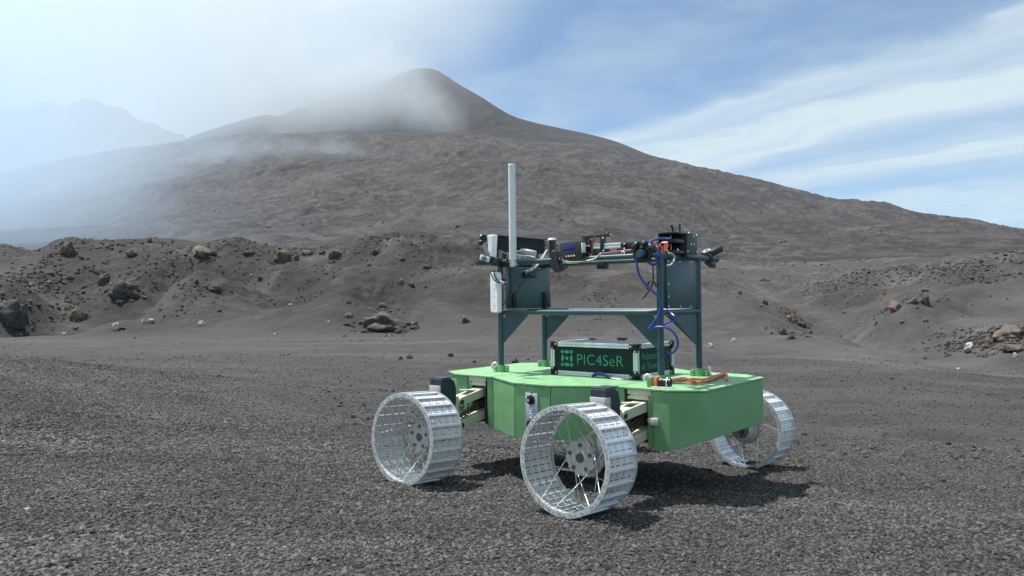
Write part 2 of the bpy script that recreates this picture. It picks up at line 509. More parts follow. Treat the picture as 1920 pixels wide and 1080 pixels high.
def base_height(x, y):
    """height relative to the eye"""
    yc = np.maximum(y, 1.4)
    col = np.clip(960 + FPX * x / np.maximum(yc, 2.0), -890, 2590)
    fi = (col - _QX[0]) / 4.0
    i0 = np.clip(fi.astype(np.int64), 0, len(_QX) - 2)
    fr = fi - i0
    ld = _LD[:, i0] * (1 - fr) + _LD[:, i0 + 1] * fr
    rz = _RZ[:, i0] * (1 - fr) + _RZ[:, i0 + 1] * fr
    q = np.clip(np.log(yc), ld[0], ld[-1] - 1e-6)
    n = ld.shape[0]
    h = np.diff(ld, axis=0)
    d = np.diff(rz, axis=0) / h
    m = np.zeros_like(rz)
    m[0], m[-1] = d[0], d[-1]
    ok = d[:-1] * d[1:] > 0
    m[1:-1] = np.where(ok, 2 * d[:-1] * d[1:] / np.where(ok, d[:-1] + d[1:], 1), 0)
    k = np.clip((q[None] >= ld).sum(0) - 1, 0, n - 2)
    ar = np.arange(len(q))
    x0, x1 = ld[k, ar], ld[k + 1, ar]
    hh = x1 - x0
    t = (q - x0) / hh
    z = ((2 * t**3 - 3 * t**2 + 1) * rz[k, ar] + (t**3 - 2 * t**2 + t) * hh * m[k, ar]
         + (-2 * t**3 + 3 * t**2) * rz[k + 1, ar] + (t**3 - t**2) * hh * m[k + 1, ar])
    npz = near_plane(x, y)
    w = smoothstep(6.2, 3.6, np.hypot(x - 0.7, y - 5.2))
    w = np.maximum(w, smoothstep(4.2, 2.8, y))
    return z * (1 - w) + npz * w


MOUNDS = [  # x, y, radius across, radius in depth, height
    (-52.5, 84, 7.5, 7, -2.6), (-42, 103, 6.0, 7, -2.8), (-36.5, 92, 4.4, 9, 1.8), (-61, 88, 5, 8, 2.0), (-30, 100, 5, 6, -1.9), (-16.5, 81, 4.2, 3.0, 1.1),
    (-14, 95, 6, 6, -1.6), (-48, 112, 5, 5, 1.0), (20.5, 53, 4.0, 5, 0.8), (31, 60, 6, 5, 1.0), (40, 68, 8, 4.5, 1.9), (36, 80, 7, 5, -1.8), (26, 62, 3, 6, -0.9), (33, 47, 3.0, 4, 0.9)]

SPURS = [  # ends of a ridge or gully line, half width, height
    ((19.5, 77), (25.2, 58), 2.6, 1.1), ((46, 120), (66, 100), 5.0, 2.0), ((32, 61), (50, 76), 2.6, 1.3), ((27.5, 56), (34, 86), 2.4, -1.1), ((38, 64), (58, 92), 3.0, -1.2),
    ((-38, 101), (-40.5, 79), 2.8, 1.5), ((-47, 108), (-45, 82), 3.4, -1.6), ((-60, 104), (-52, 78), 3.0, -1.3), ((-24, 104), (-20, 84), 3.0, 1.0), ((-30, 106), (-28, 86), 3.2, -1.2), ((4, 98), (10, 76), 3.0, 1.0), ((-4, 96), (0, 78), 3.2, -0.8)]
DUST = [  # where pale dust lies or dark ash is bare: column, row, spread, amount
    (1560, 652, 95, 16, 0.45), (1640, 668, 80, 12, 0.40), (1600, 610, 36, 14, 0.35), (1730, 688, 120, 9, 0.45), (1520, 590, 40, 10, 0.2), (1690, 600, 60, 22, -0.5), (1590, 565, 50, 22, -0.45), (1740, 560, 110, 22, -0.4),
    (1880, 560, 80, 14, 0.25), (1850, 615, 80, 24, 0.35), (400, 500, 46, 18, -0.5), (235, 585, 60, 28, -0.55), (560, 525, 50, 14, -0.4), (150, 490, 80, 12, -0.4), (330, 560, 40, 26, 0.30), (450, 570, 60, 20, 0.25), (210, 615, 120, 9, 0.35),
    (620, 590, 60, 12, -0.3), (860, 600, 40, 10, 0.3), (110, 575, 26, 14, 0.4), (840, 560, 90, 18, -0.3), (1150, 600, 90, 20, -0.25), (1380, 600, 60, 24, -0.3), (1250, 560, 120, 16, 0.2)]


def segment(x, y, a, b):
    ax, ay = a
    dx, dy = b[0] - ax, b[1] - ay
    t = np.clip(((x - ax) * dx + (y - ay) * dy) / (dx * dx + dy * dy), 0, 1)
    return np.hypot(x - ax - t * dx, y - ay - t * dy)


def height(x, y):
    x = np.asarray(x, float)
    y = np.asarray(y, float)
    shp = x.shape
    x = x.ravel()
    y = y.ravel()
    z = base_height(x, y)
    d = np.maximum(y, 1.0)
    # the wheels have pushed up a little gravel
    for wx_, wy_ in ((0.36, 4.14), (-0.635, 4.99), (1.89, 5.93), (0.89, 6.78)):
        r2 = (x - wx_) ** 2 + (y - wy_) ** 2
        z = z + 0.014 * np.exp(-r2 / 0.05)
    # gravel terrace: shallow scrapes and footmarks
    near = smoothstep(26, 9, d)
    z = z + near * (0.016 * fbm2(x * 0.8, y * 0.8, 3) + 0.017 * fbm2(x * 3.1 + 5, y * 3.1, 4) - 0.028 * smoothstep(0.38, 0.75, noise2(x * 1.7 + 40, y * 1.7 + 3)))
    z = z + 0.05 * smoothstep(9, 20, d) * smoothstep(72, 60, d) * fbm2(x * 0.16, y * 0.16, 4)
    # lava hills
    hl = smoothstep(64, 92, d) * smoothstep(330, 200, d)
    wx = x + 9 * noise2(x * 0.02 + 3, y * 0.02)
    wy = y + 9 * noise2(x * 0.02 - 7, y * 0.02 + 5)
    lump = np.clip(fbm2(wx * 0.055, wy * 0.055, 3), -0.6, 1.2)
    blocky = smoothstep(0.05, 0.5, fbm2(wx * 0.045 + 9, wy * 0.045, 3))
    dune = ridge2(wx * 0.036 + 2, wy * 0.042, 2) - 0.75
    z = z + hl * (1.15 * dune + 0.9 * lump + 0.8 * blocky * np.abs(fbm2(wx * 0.33, wy * 0.33, 4)) + 0.10 * fbm2(wx * 0.5, wy * 0.5, 4))
    for mx, my, rx, ry, mh in MOUNDS:
        z = z + mh * np.exp(-((x - mx) / rx) ** 2 - ((y - my) / ry) ** 2)
    wob = 1.6 * fbm2(x * 0.10 + 3, y * 0.10, 3)
    for a, b, wd, mh in SPURS:
        z = z + mh * np.exp(-(segment(x + wob, y + wob, a, b) / wd) ** 2)
    z = z + 0.35 * smoothstep(40, 55, d) * smoothstep(90, 66, d) * smoothstep(0, 20, x) * fbm2(x * 0.12, y * 0.12, 4)
    # mountain: ropy old flows running down the flank
    mt = smoothstep(190, 420, d)
    ux = x + 46 * noise2(x * 0.006, y * 0.006) + 16 * noise2(x * 0.021, y * 0.014 + 4)
    uy = y + 46 * noise2(x * 0.006 + 5, y * 0.006 + 8)
    amp = np.clip(d / 1000, 0.2, 1.5)
    sharp = smoothstep(2400, 1200, d) * (0.40 + 0.60 * smoothstep(1500, 1150, d))
    flow = ridge2(ux * 0.016, uy * 0.0062, 4)
    z = z + mt * amp * sharp * (4.2 * (flow - 0.9) * smoothstep(1400, 700, d) + 2.4 * fbm2(ux * 0.045, uy * 0.02, 5) * smoothstep(1700, 800, d) + 1.5 * (ridge2(ux * 0.13, uy * 0.06, 4, 0.6) - 0.8) * smoothstep(1800, 800, d))
    z = z + 6.5 * smoothstep(260, 420, d) * smoothstep(1150, 820, d) * (ridge2(ux * 0.0062 + 3, uy * 0.0026, 2) - 0.75)
    z = z + 3.0 * smoothstep(880, 980, d) * smoothstep(1150, 1050, d) * smoothstep(300, 420, x) * np.maximum(fbm2(x * 0.03, y * 0.01, 4), -0.3)
    z = z + smoothstep(2600, 3200, d) * 26 * (ridge2(x * 0.006, y * 0.004, 4) - 0.9)
    return (z + CAMZ).reshape(shp)


def sight(px, py, lo=2.0, hi=2500.0):
    """first point of the ground met by the line of sight through a point of the photograph"""
    s = (px - 960) / FPX
    c, sn = math.cos(PITCH), math.sin(PITCH)
    dv = np.array([s, c - sn * (540 - py) / FPX, sn + c * (540 - py) / FPX])
    ks = np.exp(np.linspace(math.log(lo), math.log(hi), 2600))
    P = ks[:, None] * dv
    hz = height(P[:, 0], P[:, 1])
    below = np.nonzero(P[:, 2] + CAMZ < hz)[0]
    i = below[0] if len(below) else len(ks) - 1
    return P[i, 0], P[i, 1], hz[i], ks[i]


def mesh_obj(name, verts, faces, material, kind=None, parent=None, smooth=True):
    me = bpy.data.meshes.new(name)
    verts = np.asarray(verts, np.float32)
    faces = np.asarray(faces, np.int32)
    me.vertices.add(len(verts))
    me.vertices.foreach_set('co', verts.ravel())
    k = faces.shape[1]
    me.loops.add(faces.size)
    me.loops.foreach_set('vertex_index', faces.ravel())
    me.polygons.add(len(faces))
    me.polygons.foreach_set('loop_start', np.arange(0, faces.size, k, dtype=np.int32))
    me.polygons.foreach_set('loop_total', np.full(len(faces), k, np.int32))
    me.update(calc_edges=True)
    if smooth:
        me.polygons.foreach_set('use_smooth', np.ones(len(faces), bool))
    me.materials.append(material)
    o = bpy.data.objects.new(name, me)
    COL.objects.link(o)
    if kind:
        o['kind'] = kind
    if parent:
        o.parent = parent
    return o


def build_terrain():
    cols = np.concatenate([np.linspace(-1.9, -0.86, 60)[:-1], np.linspace(-0.86, 0.86, 800), np.linspace(0.86, 1.9, 60)[1:]])
    bands = [('ground', np.concatenate([np.linspace(-3, 1.6, 16)[:-1], np.geomspace(1.6, 24, 380), np.geomspace(24, 68, 90)[1:]]), 'gravel_ground'),
             ('hills', np.geomspace(68, 235, 260), 'hill'),
             ('mountain', np.geomspace(235, 1320, 420), 'mountain'),
             ('volcano', np.geomspace(1320, 2400, 90), 'mountain'),
             ('far_mountains', np.geomspace(2400, 4600, 60), 'mountain')]
    for name, rows, mk in bands:
        Y, S = np.meshgrid(rows, cols, indexing='ij')
        X = S * (Y + 1.2 + 4.5 * np.exp(-np.maximum(Y, 0) / 6.0))
        Z = height(X, Y)
        nr, nc = Y.shape
        v = np.stack([X, Y, Z], -1).reshape(-1, 3)
        idx = np.arange(nr * nc).reshape(nr, nc)
        f = np.stack([idx[:-1, :-1], idx[:-1, 1:], idx[1:, 1:], idx[1:, :-1]], -1).reshape(-1, 4)
        o = mesh_obj(name, v, f, M[mk], 'structure')
        x, y = v[:, 0], v[:, 1]
        t = np.zeros(len(v))
        if name == 'ground':
            # wind-sorted pale dust along the wheel tracks and on the terrace edge
            col = 960 + FPX * x / np.maximum(y, 1.5)
            t += 0.42 * smoothstep(0.3, 0.9, fbm2(x * 0.35, y * 0.9, 4) + 0.5) * smoothstep(30, 10, y) * 0.6
            for off, wd in ((0.0, 0.16), (1.5, 0.2)):
                line = y - (9.6 + off - 0.52 * (x + 6.3) + 0.4 * np.sin(x * 0.5))
                t += 0.55 * np.exp(-(line / wd / 2.0) ** 2) * smoothstep(1.5, -2.5, x)
                line = y - (5.6 + off * 0.8 - 0.38 * (x - 3.0))
                t += 0.40 * np.exp(-(line / wd / 1.6) ** 2) * smoothstep(2.0, 3.2, x)
            edge = np.exp(-((y - hermite1([a[0] for a in RINGS[0]], [a[1] for a in RINGS[0]], np.clip(col, -880, 2580))) / 1.3) ** 2)
            t += 0.45 * edge * (0.5 + fbm2(x * 0.9, y * 0.9, 3))
            t += 0.30 * smoothstep(18, 30, y) * smoothstep(0.0, 0.6, fbm2(x * 0.09, y * 0.22, 3))
            trk = y - (41.5 - 0.62 * (x - 20) + 1.2 * np.sin(x * 0.2))
            t += 0.55 * np.exp(-(trk / 1.5) ** 2) * smoothstep(13, 19, x)
        elif name == 'hills':
            t += 0.75 * smoothstep(0.1, 0.8, fbm2(x * 0.12, y * 0.12, 5)) * 0.6
            t += 0.3 * smoothstep(0.2, 0.7, fbm2(x * 0.5, y * 0.5 + 7, 3))
            t += 0.35 * smoothstep(8, 30, x)
        else:
            ux = x + 60 * noise2(x * 0.006, y * 0.006)
            uy = y + 60 * noise2(x * 0.006 + 5, y * 0.006 + 8)
            fl = ridge2(ux * 0.017, uy * 0.0075, 5, 0.6)
            t += 0.50 * smoothstep(1.1, 1.8, fl) + 0.35 * smoothstep(0.1, 0.9, fbm2(ux * 0.03, uy * 0.015, 5))
            t -= 0.2 * smoothstep(1200, 1500, y)
            if name == 'mountain':
                # the service track cut into the right-hand flank
                cc = 960 + FPX * x / y
                rr_ = 575 - FPX * (v[:, 2] - CAMZ) / y
                line = rr_ - (431 - (cc - 1588) * 0.125)
                t += 1.2 * smoothstep(4.0, 1.5, np.abs(line)) * smoothstep(1584, 1592, cc) * smoothstep(1690, 1640, cc)
        if name in ('ground', 'hills'):
            cc = 960 + FPX * x / np.maximum(y, 1.5)
            rr_ = 575 - FPX * (v[:, 2] - CAMZ) / np.maximum(y, 1.5)
            wj = 1 + 0.5 * fbm2(x * 0.2, y * 0.2, 4)
            for dc, dr, sc, sr, am in DUST:
                t = t + am * wj * np.exp(-((cc - dc) / sc) ** 2 - ((rr_ - dr) / sr) ** 2)
        at = o.data.attributes.new('tint', 'FLOAT', 'POINT')
        at.data.foreach_set('value', np.clip(t, 0, 1).astype(np.float32))
        if name in ('ground', 'hills'):
            col = np.clip(960 + FPX * x / np.maximum(y, 1.5), -880, 2580)
            lip = hermite1([a[0] for a in RINGS[0]], [a[1] for a in RINGS[0]], col)
            a = smoothstep(-3.2, 1.0, y - lip + 0.9 * fbm2(x * 0.5, y * 0.5, 3)) if name == 'ground' else smoothstep(92, 70, y + 8 * fbm2(x * 0.08, y * 0.08, 3))
            at = o.data.attributes.new('ash', 'FLOAT', 'POINT')
            at.data.foreach_set('value', a.astype(np.float32))


build_terrain()


# ------------------------------------------------------------------ loose stones
def scatter_group(name, material, subdiv, rough, variants=7, flat=0.75):
    g = bpy.data.node_groups.new(name, 'GeometryNodeTree')
    g.interface.new_socket('Geometry', in_out='INPUT', socket_type='NodeSocketGeometry')
    g.interface.new_socket('Geometry', in_out='OUTPUT', socket_type='NodeSocketGeometry')
    n, l = g.nodes, g.links
    gi, go = n.new('NodeGroupInput'), n.new('NodeGroupOutput')
    join = n.new('GeometryNodeGeometryToInstance')
    for i in range(variants):
        ico = n.new('GeometryNodeMeshIcoSphere')
        ico.inputs['Radius'].default_value = 0.5
        ico.inputs['Subdivisions'].default_value = subdiv
        tr = n.new('GeometryNodeTransform')
        tr.inputs['Scale'].default_value = (1.0 + 0.25 * math.sin(i * 2.1), 0.85 + 0.2 * math.cos(i * 1.3), flat)
        sp = n.new('GeometryNodeSetPosition')
        nz = n.new('ShaderNodeTexNoise')
        nz.noise_dimensions = '4D'
        nz.inputs['Scale'].default_value = 1.9
        nz.inputs['Detail'].default_value = 3
        nz.inputs['W'].default_value = i * 3.7
        sub = n.new('ShaderNodeVectorMath')
        sub.operation = 'SUBTRACT'
        sub.inputs[1].default_value = (0.5, 0.5, 0.5)
        sc = n.new('ShaderNodeVectorMath')
        sc.operation = 'SCALE'
        sc.inputs['Scale'].default_value = rough
        l.new(nz.outputs['Color'], sub.inputs[0])
        l.new(sub.outputs[0], sc.inputs[0])
        l.new(sc.outputs[0], sp.inputs['Offset'])
        l.new(ico.outputs['Mesh'], sp.inputs['Geometry'])
        sm = n.new('GeometryNodeSetMaterial')
        sm.inputs['Material'].default_value = material
        l.new(sp.outputs[0], tr.inputs['Geometry'])
        l.new(tr.outputs[0], sm.inputs['Geometry'])
        ss = n.new('GeometryNodeSetShadeSmooth')
        ss.inputs['Shade Smooth'].default_value = False
        l.new(sm.outputs[0], ss.inputs['Geometry'])
        l.new(ss.outputs[0], join.inputs[0])
    iop = n.new('GeometryNodeInstanceOnPoints')
    iop.inputs['Pick Instance'].default_value = True
    l.new(gi.outputs[0], iop.inputs['Points'])
    l.new(join.outputs[0], iop.inputs['Instance'])
    ri = n.new('FunctionNodeRandomValue')
    ri.data_type = 'INT'
    isock = [s for s in ri.inputs if s.type == 'INT']
    isock[0].default_value = 0
    isock[1].default_value = variants - 1
    l.new([s for s in ri.outputs if s.type == 'INT'][0], iop.inputs['Instance Index'])
    rv = n.new('FunctionNodeRandomValue')
    rv.data_type = 'FLOAT_VECTOR'
    vs = [s for s in rv.inputs if s.type == 'VECTOR']
    vs[0].default_value = (-0.6, -0.6, 0)
    vs[1].default_value = (0.6, 0.6, 6.283)
    l.new([s for s in rv.outputs if s.type == 'VECTOR'][0], iop.inputs['Rotation'])
    na = n.new('GeometryNodeInputNamedAttribute')
    na.data_type = 'FLOAT'
    na.inputs['Name'].default_value = 'scl'
    l.new([s for s in na.outputs if s.name == 'Attribute' and s.type == 'VALUE'][0], iop.inputs['Scale'])
    l.new(iop.outputs[0], go.inputs[0])
    return g


def scatter(name, pts, scl, group, material, label=None, category=None):
    me = bpy.data.meshes.new(name)
    me.vertices.add(len(pts))
    me.vertices.foreach_set('co', np.asarray(pts, np.float32).ravel())
    a = me.attributes.new('scl', 'FLOAT', 'POINT')
    a.data.foreach_set('value', np.asarray(scl, np.float32))
    me.materials.append(material)
    o = bpy.data.objects.new(name, me)
    COL.objects.link(o)
    md = o.modifiers.new('stones', 'NODES')
    md.node_group = group
    o['kind'] = 'stuff'
    if label:
        o['label'] = label
        o['category'] = category
    return o


def build_gravel():
    pts, scl, far_ = [], [], []
    for y0, y1, dens, smin, smax in ((2.3, 3.2, 9500, 0.007, 0.020), (3.2, 4.6, 6800, 0.008, 0.021), (4.6, 6.4, 4600, 0.009, 0.023), (6.4, 9.0, 2900, 0.0105, 0.026), (9.0, 14.5, 1150, 0.013, 0.032)):
        hw, side = 0.75, 1.7 if y1 < 9.5 else 1.0       # a little wider than the view
        area = hw * (y1**2 - y0**2) + 2 * side * (y1 - y0)
        dens *= 0.92
        n = int(area * dens)
        y = np.sqrt(np.random.rand(n) * (y1**2 - y0**2) + y0**2)
        x = (np.random.rand(n) * 2 - 1) * (hw * y + side)
        keep = np.random.rand(n) < 0.72 + 0.4 * smoothstep(-0.45, 0.35, fbm2(x * 0.9, y * 0.9, 3))
        # nothing beyond the terrace edge
        col = np.clip(960 + FPX * x / y, -880, 2580)
        keep &= y < hermite1([a[0] for a in RINGS[0]], [a[1] for a in RINGS[0]], col) + 0.6
        x, y = x[keep], y[keep]
        s = smin + (smax - smin) * np.random.rand(len(x)) ** 2.6
        s = s * (1 + 0.35 * smoothstep(0.0, 0.7, fbm2(x * 0.7 + 20, y * 0.7, 2)))
        z = height(x, y) + s * 0.10
        lip = hermite1([a[0] for a in RINGS[0]], [a[1] for a in RINGS[0]], np.clip(960 + FPX * x / y, -880, 2580))
        far_.append(np.random.rand(len(x)) < smoothstep(-4.2, -0.6, y - lip + 1.6 * fbm2(x * 0.35, y * 0.7, 3)))
        s = np.where(far_[-1], s * 0.72, s)
        pts.append(np.stack([x, y, z], -1))
        scl.append(s)
    pts, scl, far_ = np.concatenate(pts), np.concatenate(scl), np.concatenate(far_)
    scatter('gravel', pts[far_], scl[far_], scatter_group('dusty_gravel_scatter', M['pebble_dusty'], 2, 0.75), M['pebble_dusty'],
            'finer dusty grey gravel towards the edge of the gravel terrace', 'gravel')
    pts, scl = [pts[~far_]], [scl[~far_]]
    scatter('gravel', np.concatenate(pts), np.concatenate(scl), scatter_group('gravel_scatter', M['pebble'], 2, 0.75), M['pebble'],
            'loose dark grey scoria gravel covering the foreground around the rover', 'gravel')


build_gravel()


ROCKS = [
    # column, row, width, height, material, name, label
    (722, 602, 92, 36, 'rock_dark', 'lava_outcrop', 'long dark lava outcrop with undercut shadow on the slope below the middle hill crest'),
    (233, 538, 54, 34, 'rock_dark', 'lava_outcrop', 'squat dark lava outcrop on the lower slope with a smaller round boulder beside it'),
    (22, 585, 58, 44, 'rock_dark', 'lava_outcrop', 'large rounded dark lava outcrop at the foot of the rubble heap by the left edge'),
    (195, 522, 22, 22, 'rock_dark', 'boulder', 'round dark boulder standing just uphill of the squat lava outcrop'),
    (144, 586, 34, 24, 'rock_tan', 'lava_slab', 'light-topped sloping lava slab in the hollow beside the left rubble heap'),
    (375, 469, 40, 18, 'rock_tan', 'boulder', 'broad tan boulder lying on the hill crest with a dark right end'),
    (399, 472, 18, 13, 'rock_dark', 'boulder', 'dark boulder touching the right end of the broad tan boulder on the crest'),
    (127, 466, 30, 24, 'rock_dark', 'boulder', 'dark upright lava stack on the left hill crest beside the hazy gap'),
    (115, 456, 10, 8, 'rock_dark', 'rock', 'small dark rock just above the upright lava stack on the left crest'),
    (247, 475, 20, 12, 'rock_dark', 'rock', 'dark flat rock alone on the smooth slope under the left crest'),
    (281, 449, 11, 11, 'rock_dark', 'rock', 'small knob of rock on the highest point of the left crest'),
    (404, 541, 22, 11, 'rock_dark', 'rock', 'flat dark rock at the right end of a small rubble patch on the slope'),
    (367, 528, 11, 8, 'rock_dark', 'rock', 'small dark rock above the rubble patch half way down the slope'),
    (385, 537, 10, 7, 'rock_dark', 'rock', 'small dark rock between rubble patch and flat dark rock on the slope'),
    (130, 520, 10, 9, 'rock_dark', 'rock', 'small lone grey rock on the ash left of the round dark boulder'),
    (283, 601, 20, 9, 'rock_white', 'pale_rock', 'pale yellowish rock with a small white stone near the hill foot'),
    (268, 603, 8, 8, 'rock_white', 'pale_rock', 'small white stone just left of the pale yellowish rock'),
    (217, 612, 18, 15, 'rock_white', 'pale_rock', 'pointed white stone standing up at the foot of the left hill'),
    (229, 614, 12, 5, 'rock_dark', 'rock', 'low dark rock touching the pointed white stone'),
    (377, 606, 17, 11, 'rock_white', 'pale_rock', 'white humped stone alone on the ash left of centre'),
    (411, 582, 9, 6, 'rock_dark', 'rock', 'small black rock uphill of the white humped stone'),
    (141, 614, 13, 7, 'rock_tan', 'rock', 'low tan rock at the bottom of the ash hollow on the left'),
    (120, 625, 8, 4, 'rock_white', 'pale_rock', 'tiny pale stone on the flat below the ash hollow'),
    (530, 479, 36, 26, 'rock_dark', 'boulder', 'biggest dark boulder of the cluster on the middle crest'),
    (556, 483, 12, 12, 'rock_dark', 'boulder', 'small dark boulder leaning on the biggest crest boulder'),
    (576, 473, 24, 11, 'rock_dark', 'boulder', 'low dark boulder right of the biggest boulder on the middle crest'),
    (523, 466, 8, 6, 'rock_dark', 'rock', 'little rock peeping over the biggest crest boulder'),
    (631, 475, 30, 13, 'rock_dark', 'lava_slab', 'dark wedge-shaped slab on the crest saddle'),
    (604, 473, 13, 8, 'rock_dark', 'rock', 'small rock left of the dark wedge-shaped slab'),
    (704, 470, 17, 11, 'rock_dark', 'boulder', 'rounded boulder on the ash below the middle hilltop'),
    (800, 500, 19, 8, 'rock_dark', 'boulder', 'flat dark boulder on the slope right of the middle hilltop'),
    (755, 485, 13, 6, 'rock_dark', 'rock', 'thin dark rock above and left of the flat dark boulder'),
    (692, 496, 9, 6, 'rock_dark', 'rock', 'small dark rock beneath the middle hilltop rubble'),
    (487, 520, 11, 9, 'rock_dark', 'rock', 'small round rock below the crest boulder cluster'),
    (466, 472, 24, 6, 'rock_tan', 'lava_slab', 'thin flat slab below the rubble cone on the crest'),
    (753, 528, 12, 12, 'rock_tan', 'rock', 'left one of two dark stones side by side on the bare middle slope'),
    (772, 533, 13, 10, 'rock_dark', 'rock', 'right one of two dark stones side by side on the bare middle slope'),
    (797, 537, 10, 6, 'rock_tan', 'rock', 'low light rock right of the two side by side stones'),
    (653, 564, 12, 10, 'rock_tan', 'rock', 'round grey stone uphill of the long lava outcrop'),
    (653, 590, 16, 8, 'rock_tan', 'rock', 'light angular rock at the left tip of the long lava outcrop'),
    (717, 572, 15, 8, 'rock_tan', 'rock', 'flat grey stone directly above the long lava outcrop'),
    (873, 600, 16, 10, 'rock_dark', 'rock', 'dark rock with a pale dust apron on the slope left of the rover frame'),
    (617, 604, 9, 5, 'rock_white', 'pale_rock', 'small white stone on the bare slope left of the long lava outcrop'),
    (516, 626, 9, 4, 'rock_white', 'pale_rock', 'flat white stone at the base line of the middle hill'),
    (544, 571, 10, 4, 'rock_white', 'pale_rock', 'flat pale stone at the left of a small rubble patch on the slope'),
    (768, 668, 12, 8, 'rock_dark', 'rock', 'dark stone with a twin on the flat plain behind the left wheel'),
    (751, 671, 8, 6, 'rock_dark', 'rock', 'smaller dark stone just left of its twin on the plain behind the left wheel'),
    (845, 664, 13, 9, 'rock_dark', 'rock', 'dark stone on the plain above the left end of the green deck'),
    (889, 677, 9, 6, 'rock_tan', 'pale_rock', 'pale stone on the plain close behind the left rear post'),
    (721, 662, 6, 4, 'rock_tan', 'rock', 'tiny grey stone on the plain far behind the left wheel'),
    (965, 675, 16, 11, 'rock_dark', 'rock', 'dark humped rock seen on the plain between the two left frame posts'),
    (990, 673, 7, 4, 'rock_dark', 'rock', 'tiny dark rock right of the humped rock between the left posts'),
    (928, 679, 12, 9, 'rock_dark', 'rock', 'reddish dark rock half hidden by the nearest left post'),
    (1679, 572, 31, 19, 'rock_pink', 'lava_outcrop', 'pinkish crumbling outcrop on the ash slope of the right hill'),
    (1735, 562, 18, 16, 'rock_dark', 'boulder', 'round dark boulder right of the pinkish crumbling outcrop'),
    (1712, 563, 18, 10, 'rock_tan', 'rock', 'grey rock between the pinkish outcrop and the round dark boulder'),
    (1756, 563, 7, 6, 'rock_tan', 'rock', 'small rock right of the round dark boulder on the right hill'),
    (1734, 544, 14, 6, 'rock_dark', 'lava_slab', 'thin dark slab uphill of the round dark boulder on the right'),
    (1481, 596, 21, 14, 'rock_pink', 'lava_outcrop', 'reddish outcrop at the top of the stone spur descending into the gully'),
    (1503, 606, 20, 11, 'rock_dark', 'rock', 'dark jagged rock just below the reddish outcrop on the gully spur'),
    (1468, 621, 16, 13, 'rock_dark', 'rock', 'dark rock on the left side of the gully spur'),
    (1484, 631, 16, 8, 'rock_dark', 'rock', 'lower dark rock on the left side of the gully spur'),
    (1518, 621, 12, 6, 'rock_dark', 'rock', 'last dark rock low on the gully spur'),
    (1435, 566, 12, 9, 'rock_dark', 'rock', 'dark rock perched on the left rim of the gully'),
    (1387, 547, 9, 9, 'rock_tan', 'rock', 'small grey rock on the slope right of the frame panel'),
    (1332, 647, 12, 10, 'rock_white', 'pale_rock', 'bright white stone on the slope just right of the far right post'),
    (1376, 637, 12, 9, 'rock_white', 'pale_rock', 'white stone with dark foot, further right from the far right post'),
    (1642, 604, 9, 11, 'rock_tan', 'pale_rock', 'pale upright stone on the ash floor below the pinkish outcrop'),
    (1692, 604, 9, 6, 'rock_tan', 'pale_rock', 'pale low stone on the ash ridge below the pinkish outcrop'),
    (1735, 600, 10, 8, 'rock_tan', 'pale_rock', 'pale stone low on the right hill below the round dark boulder'),
    (1733, 671, 9, 5, 'rock_dark', 'rock', 'small black rock alone at the foot of the right hill'),
    (1797, 691, 17, 4, 'rock_white', 'pale_rock', 'flat white stone beside the pale track on the right'),
    (1894, 620, 62, 24, 'rock_tan', 'lava_outcrop', 'big brownish rubbly outcrop at the right edge of the scene'),
    (1856, 640, 15, 14, 'rock_tan', 'boulder', 'tan boulder at the lower left foot of the big brownish outcrop'),
    (1897, 651, 42, 13, 'rock_tan', 'lava_slab', 'long tan slab beneath the big brownish outcrop'),
    (1818, 648, 22, 16, 'rock_white', 'pale_rock', 'pale broken rocks left of the big brownish outcrop'),
    (1904, 666, 10, 12, 'rock_white', 'pale_rock', 'white stone below the long tan slab at the right edge'),
    (1507, 813, 14, 8, 'rock_dark', 'rock', 'dark stone on the terrace edge right behind the far right wheel'),
    (1777, 830, 12, 8, 'rock_dark', 'rock', 'dark stone on the terrace edge near the right side'),
    (1631, 836, 11, 6, 'rock_tan', 'rock', 'tan stone on the terrace edge between two dark ones'),
    (7, 827, 12, 5, 'rock_white', 'pale_rock', 'small white chip on the gravel at the left edge'),
    (51, 1017, 15, 6, 'rock_white', 'pale_rock', 'pale yellowish chip on the near gravel in the bottom left corner'),
]


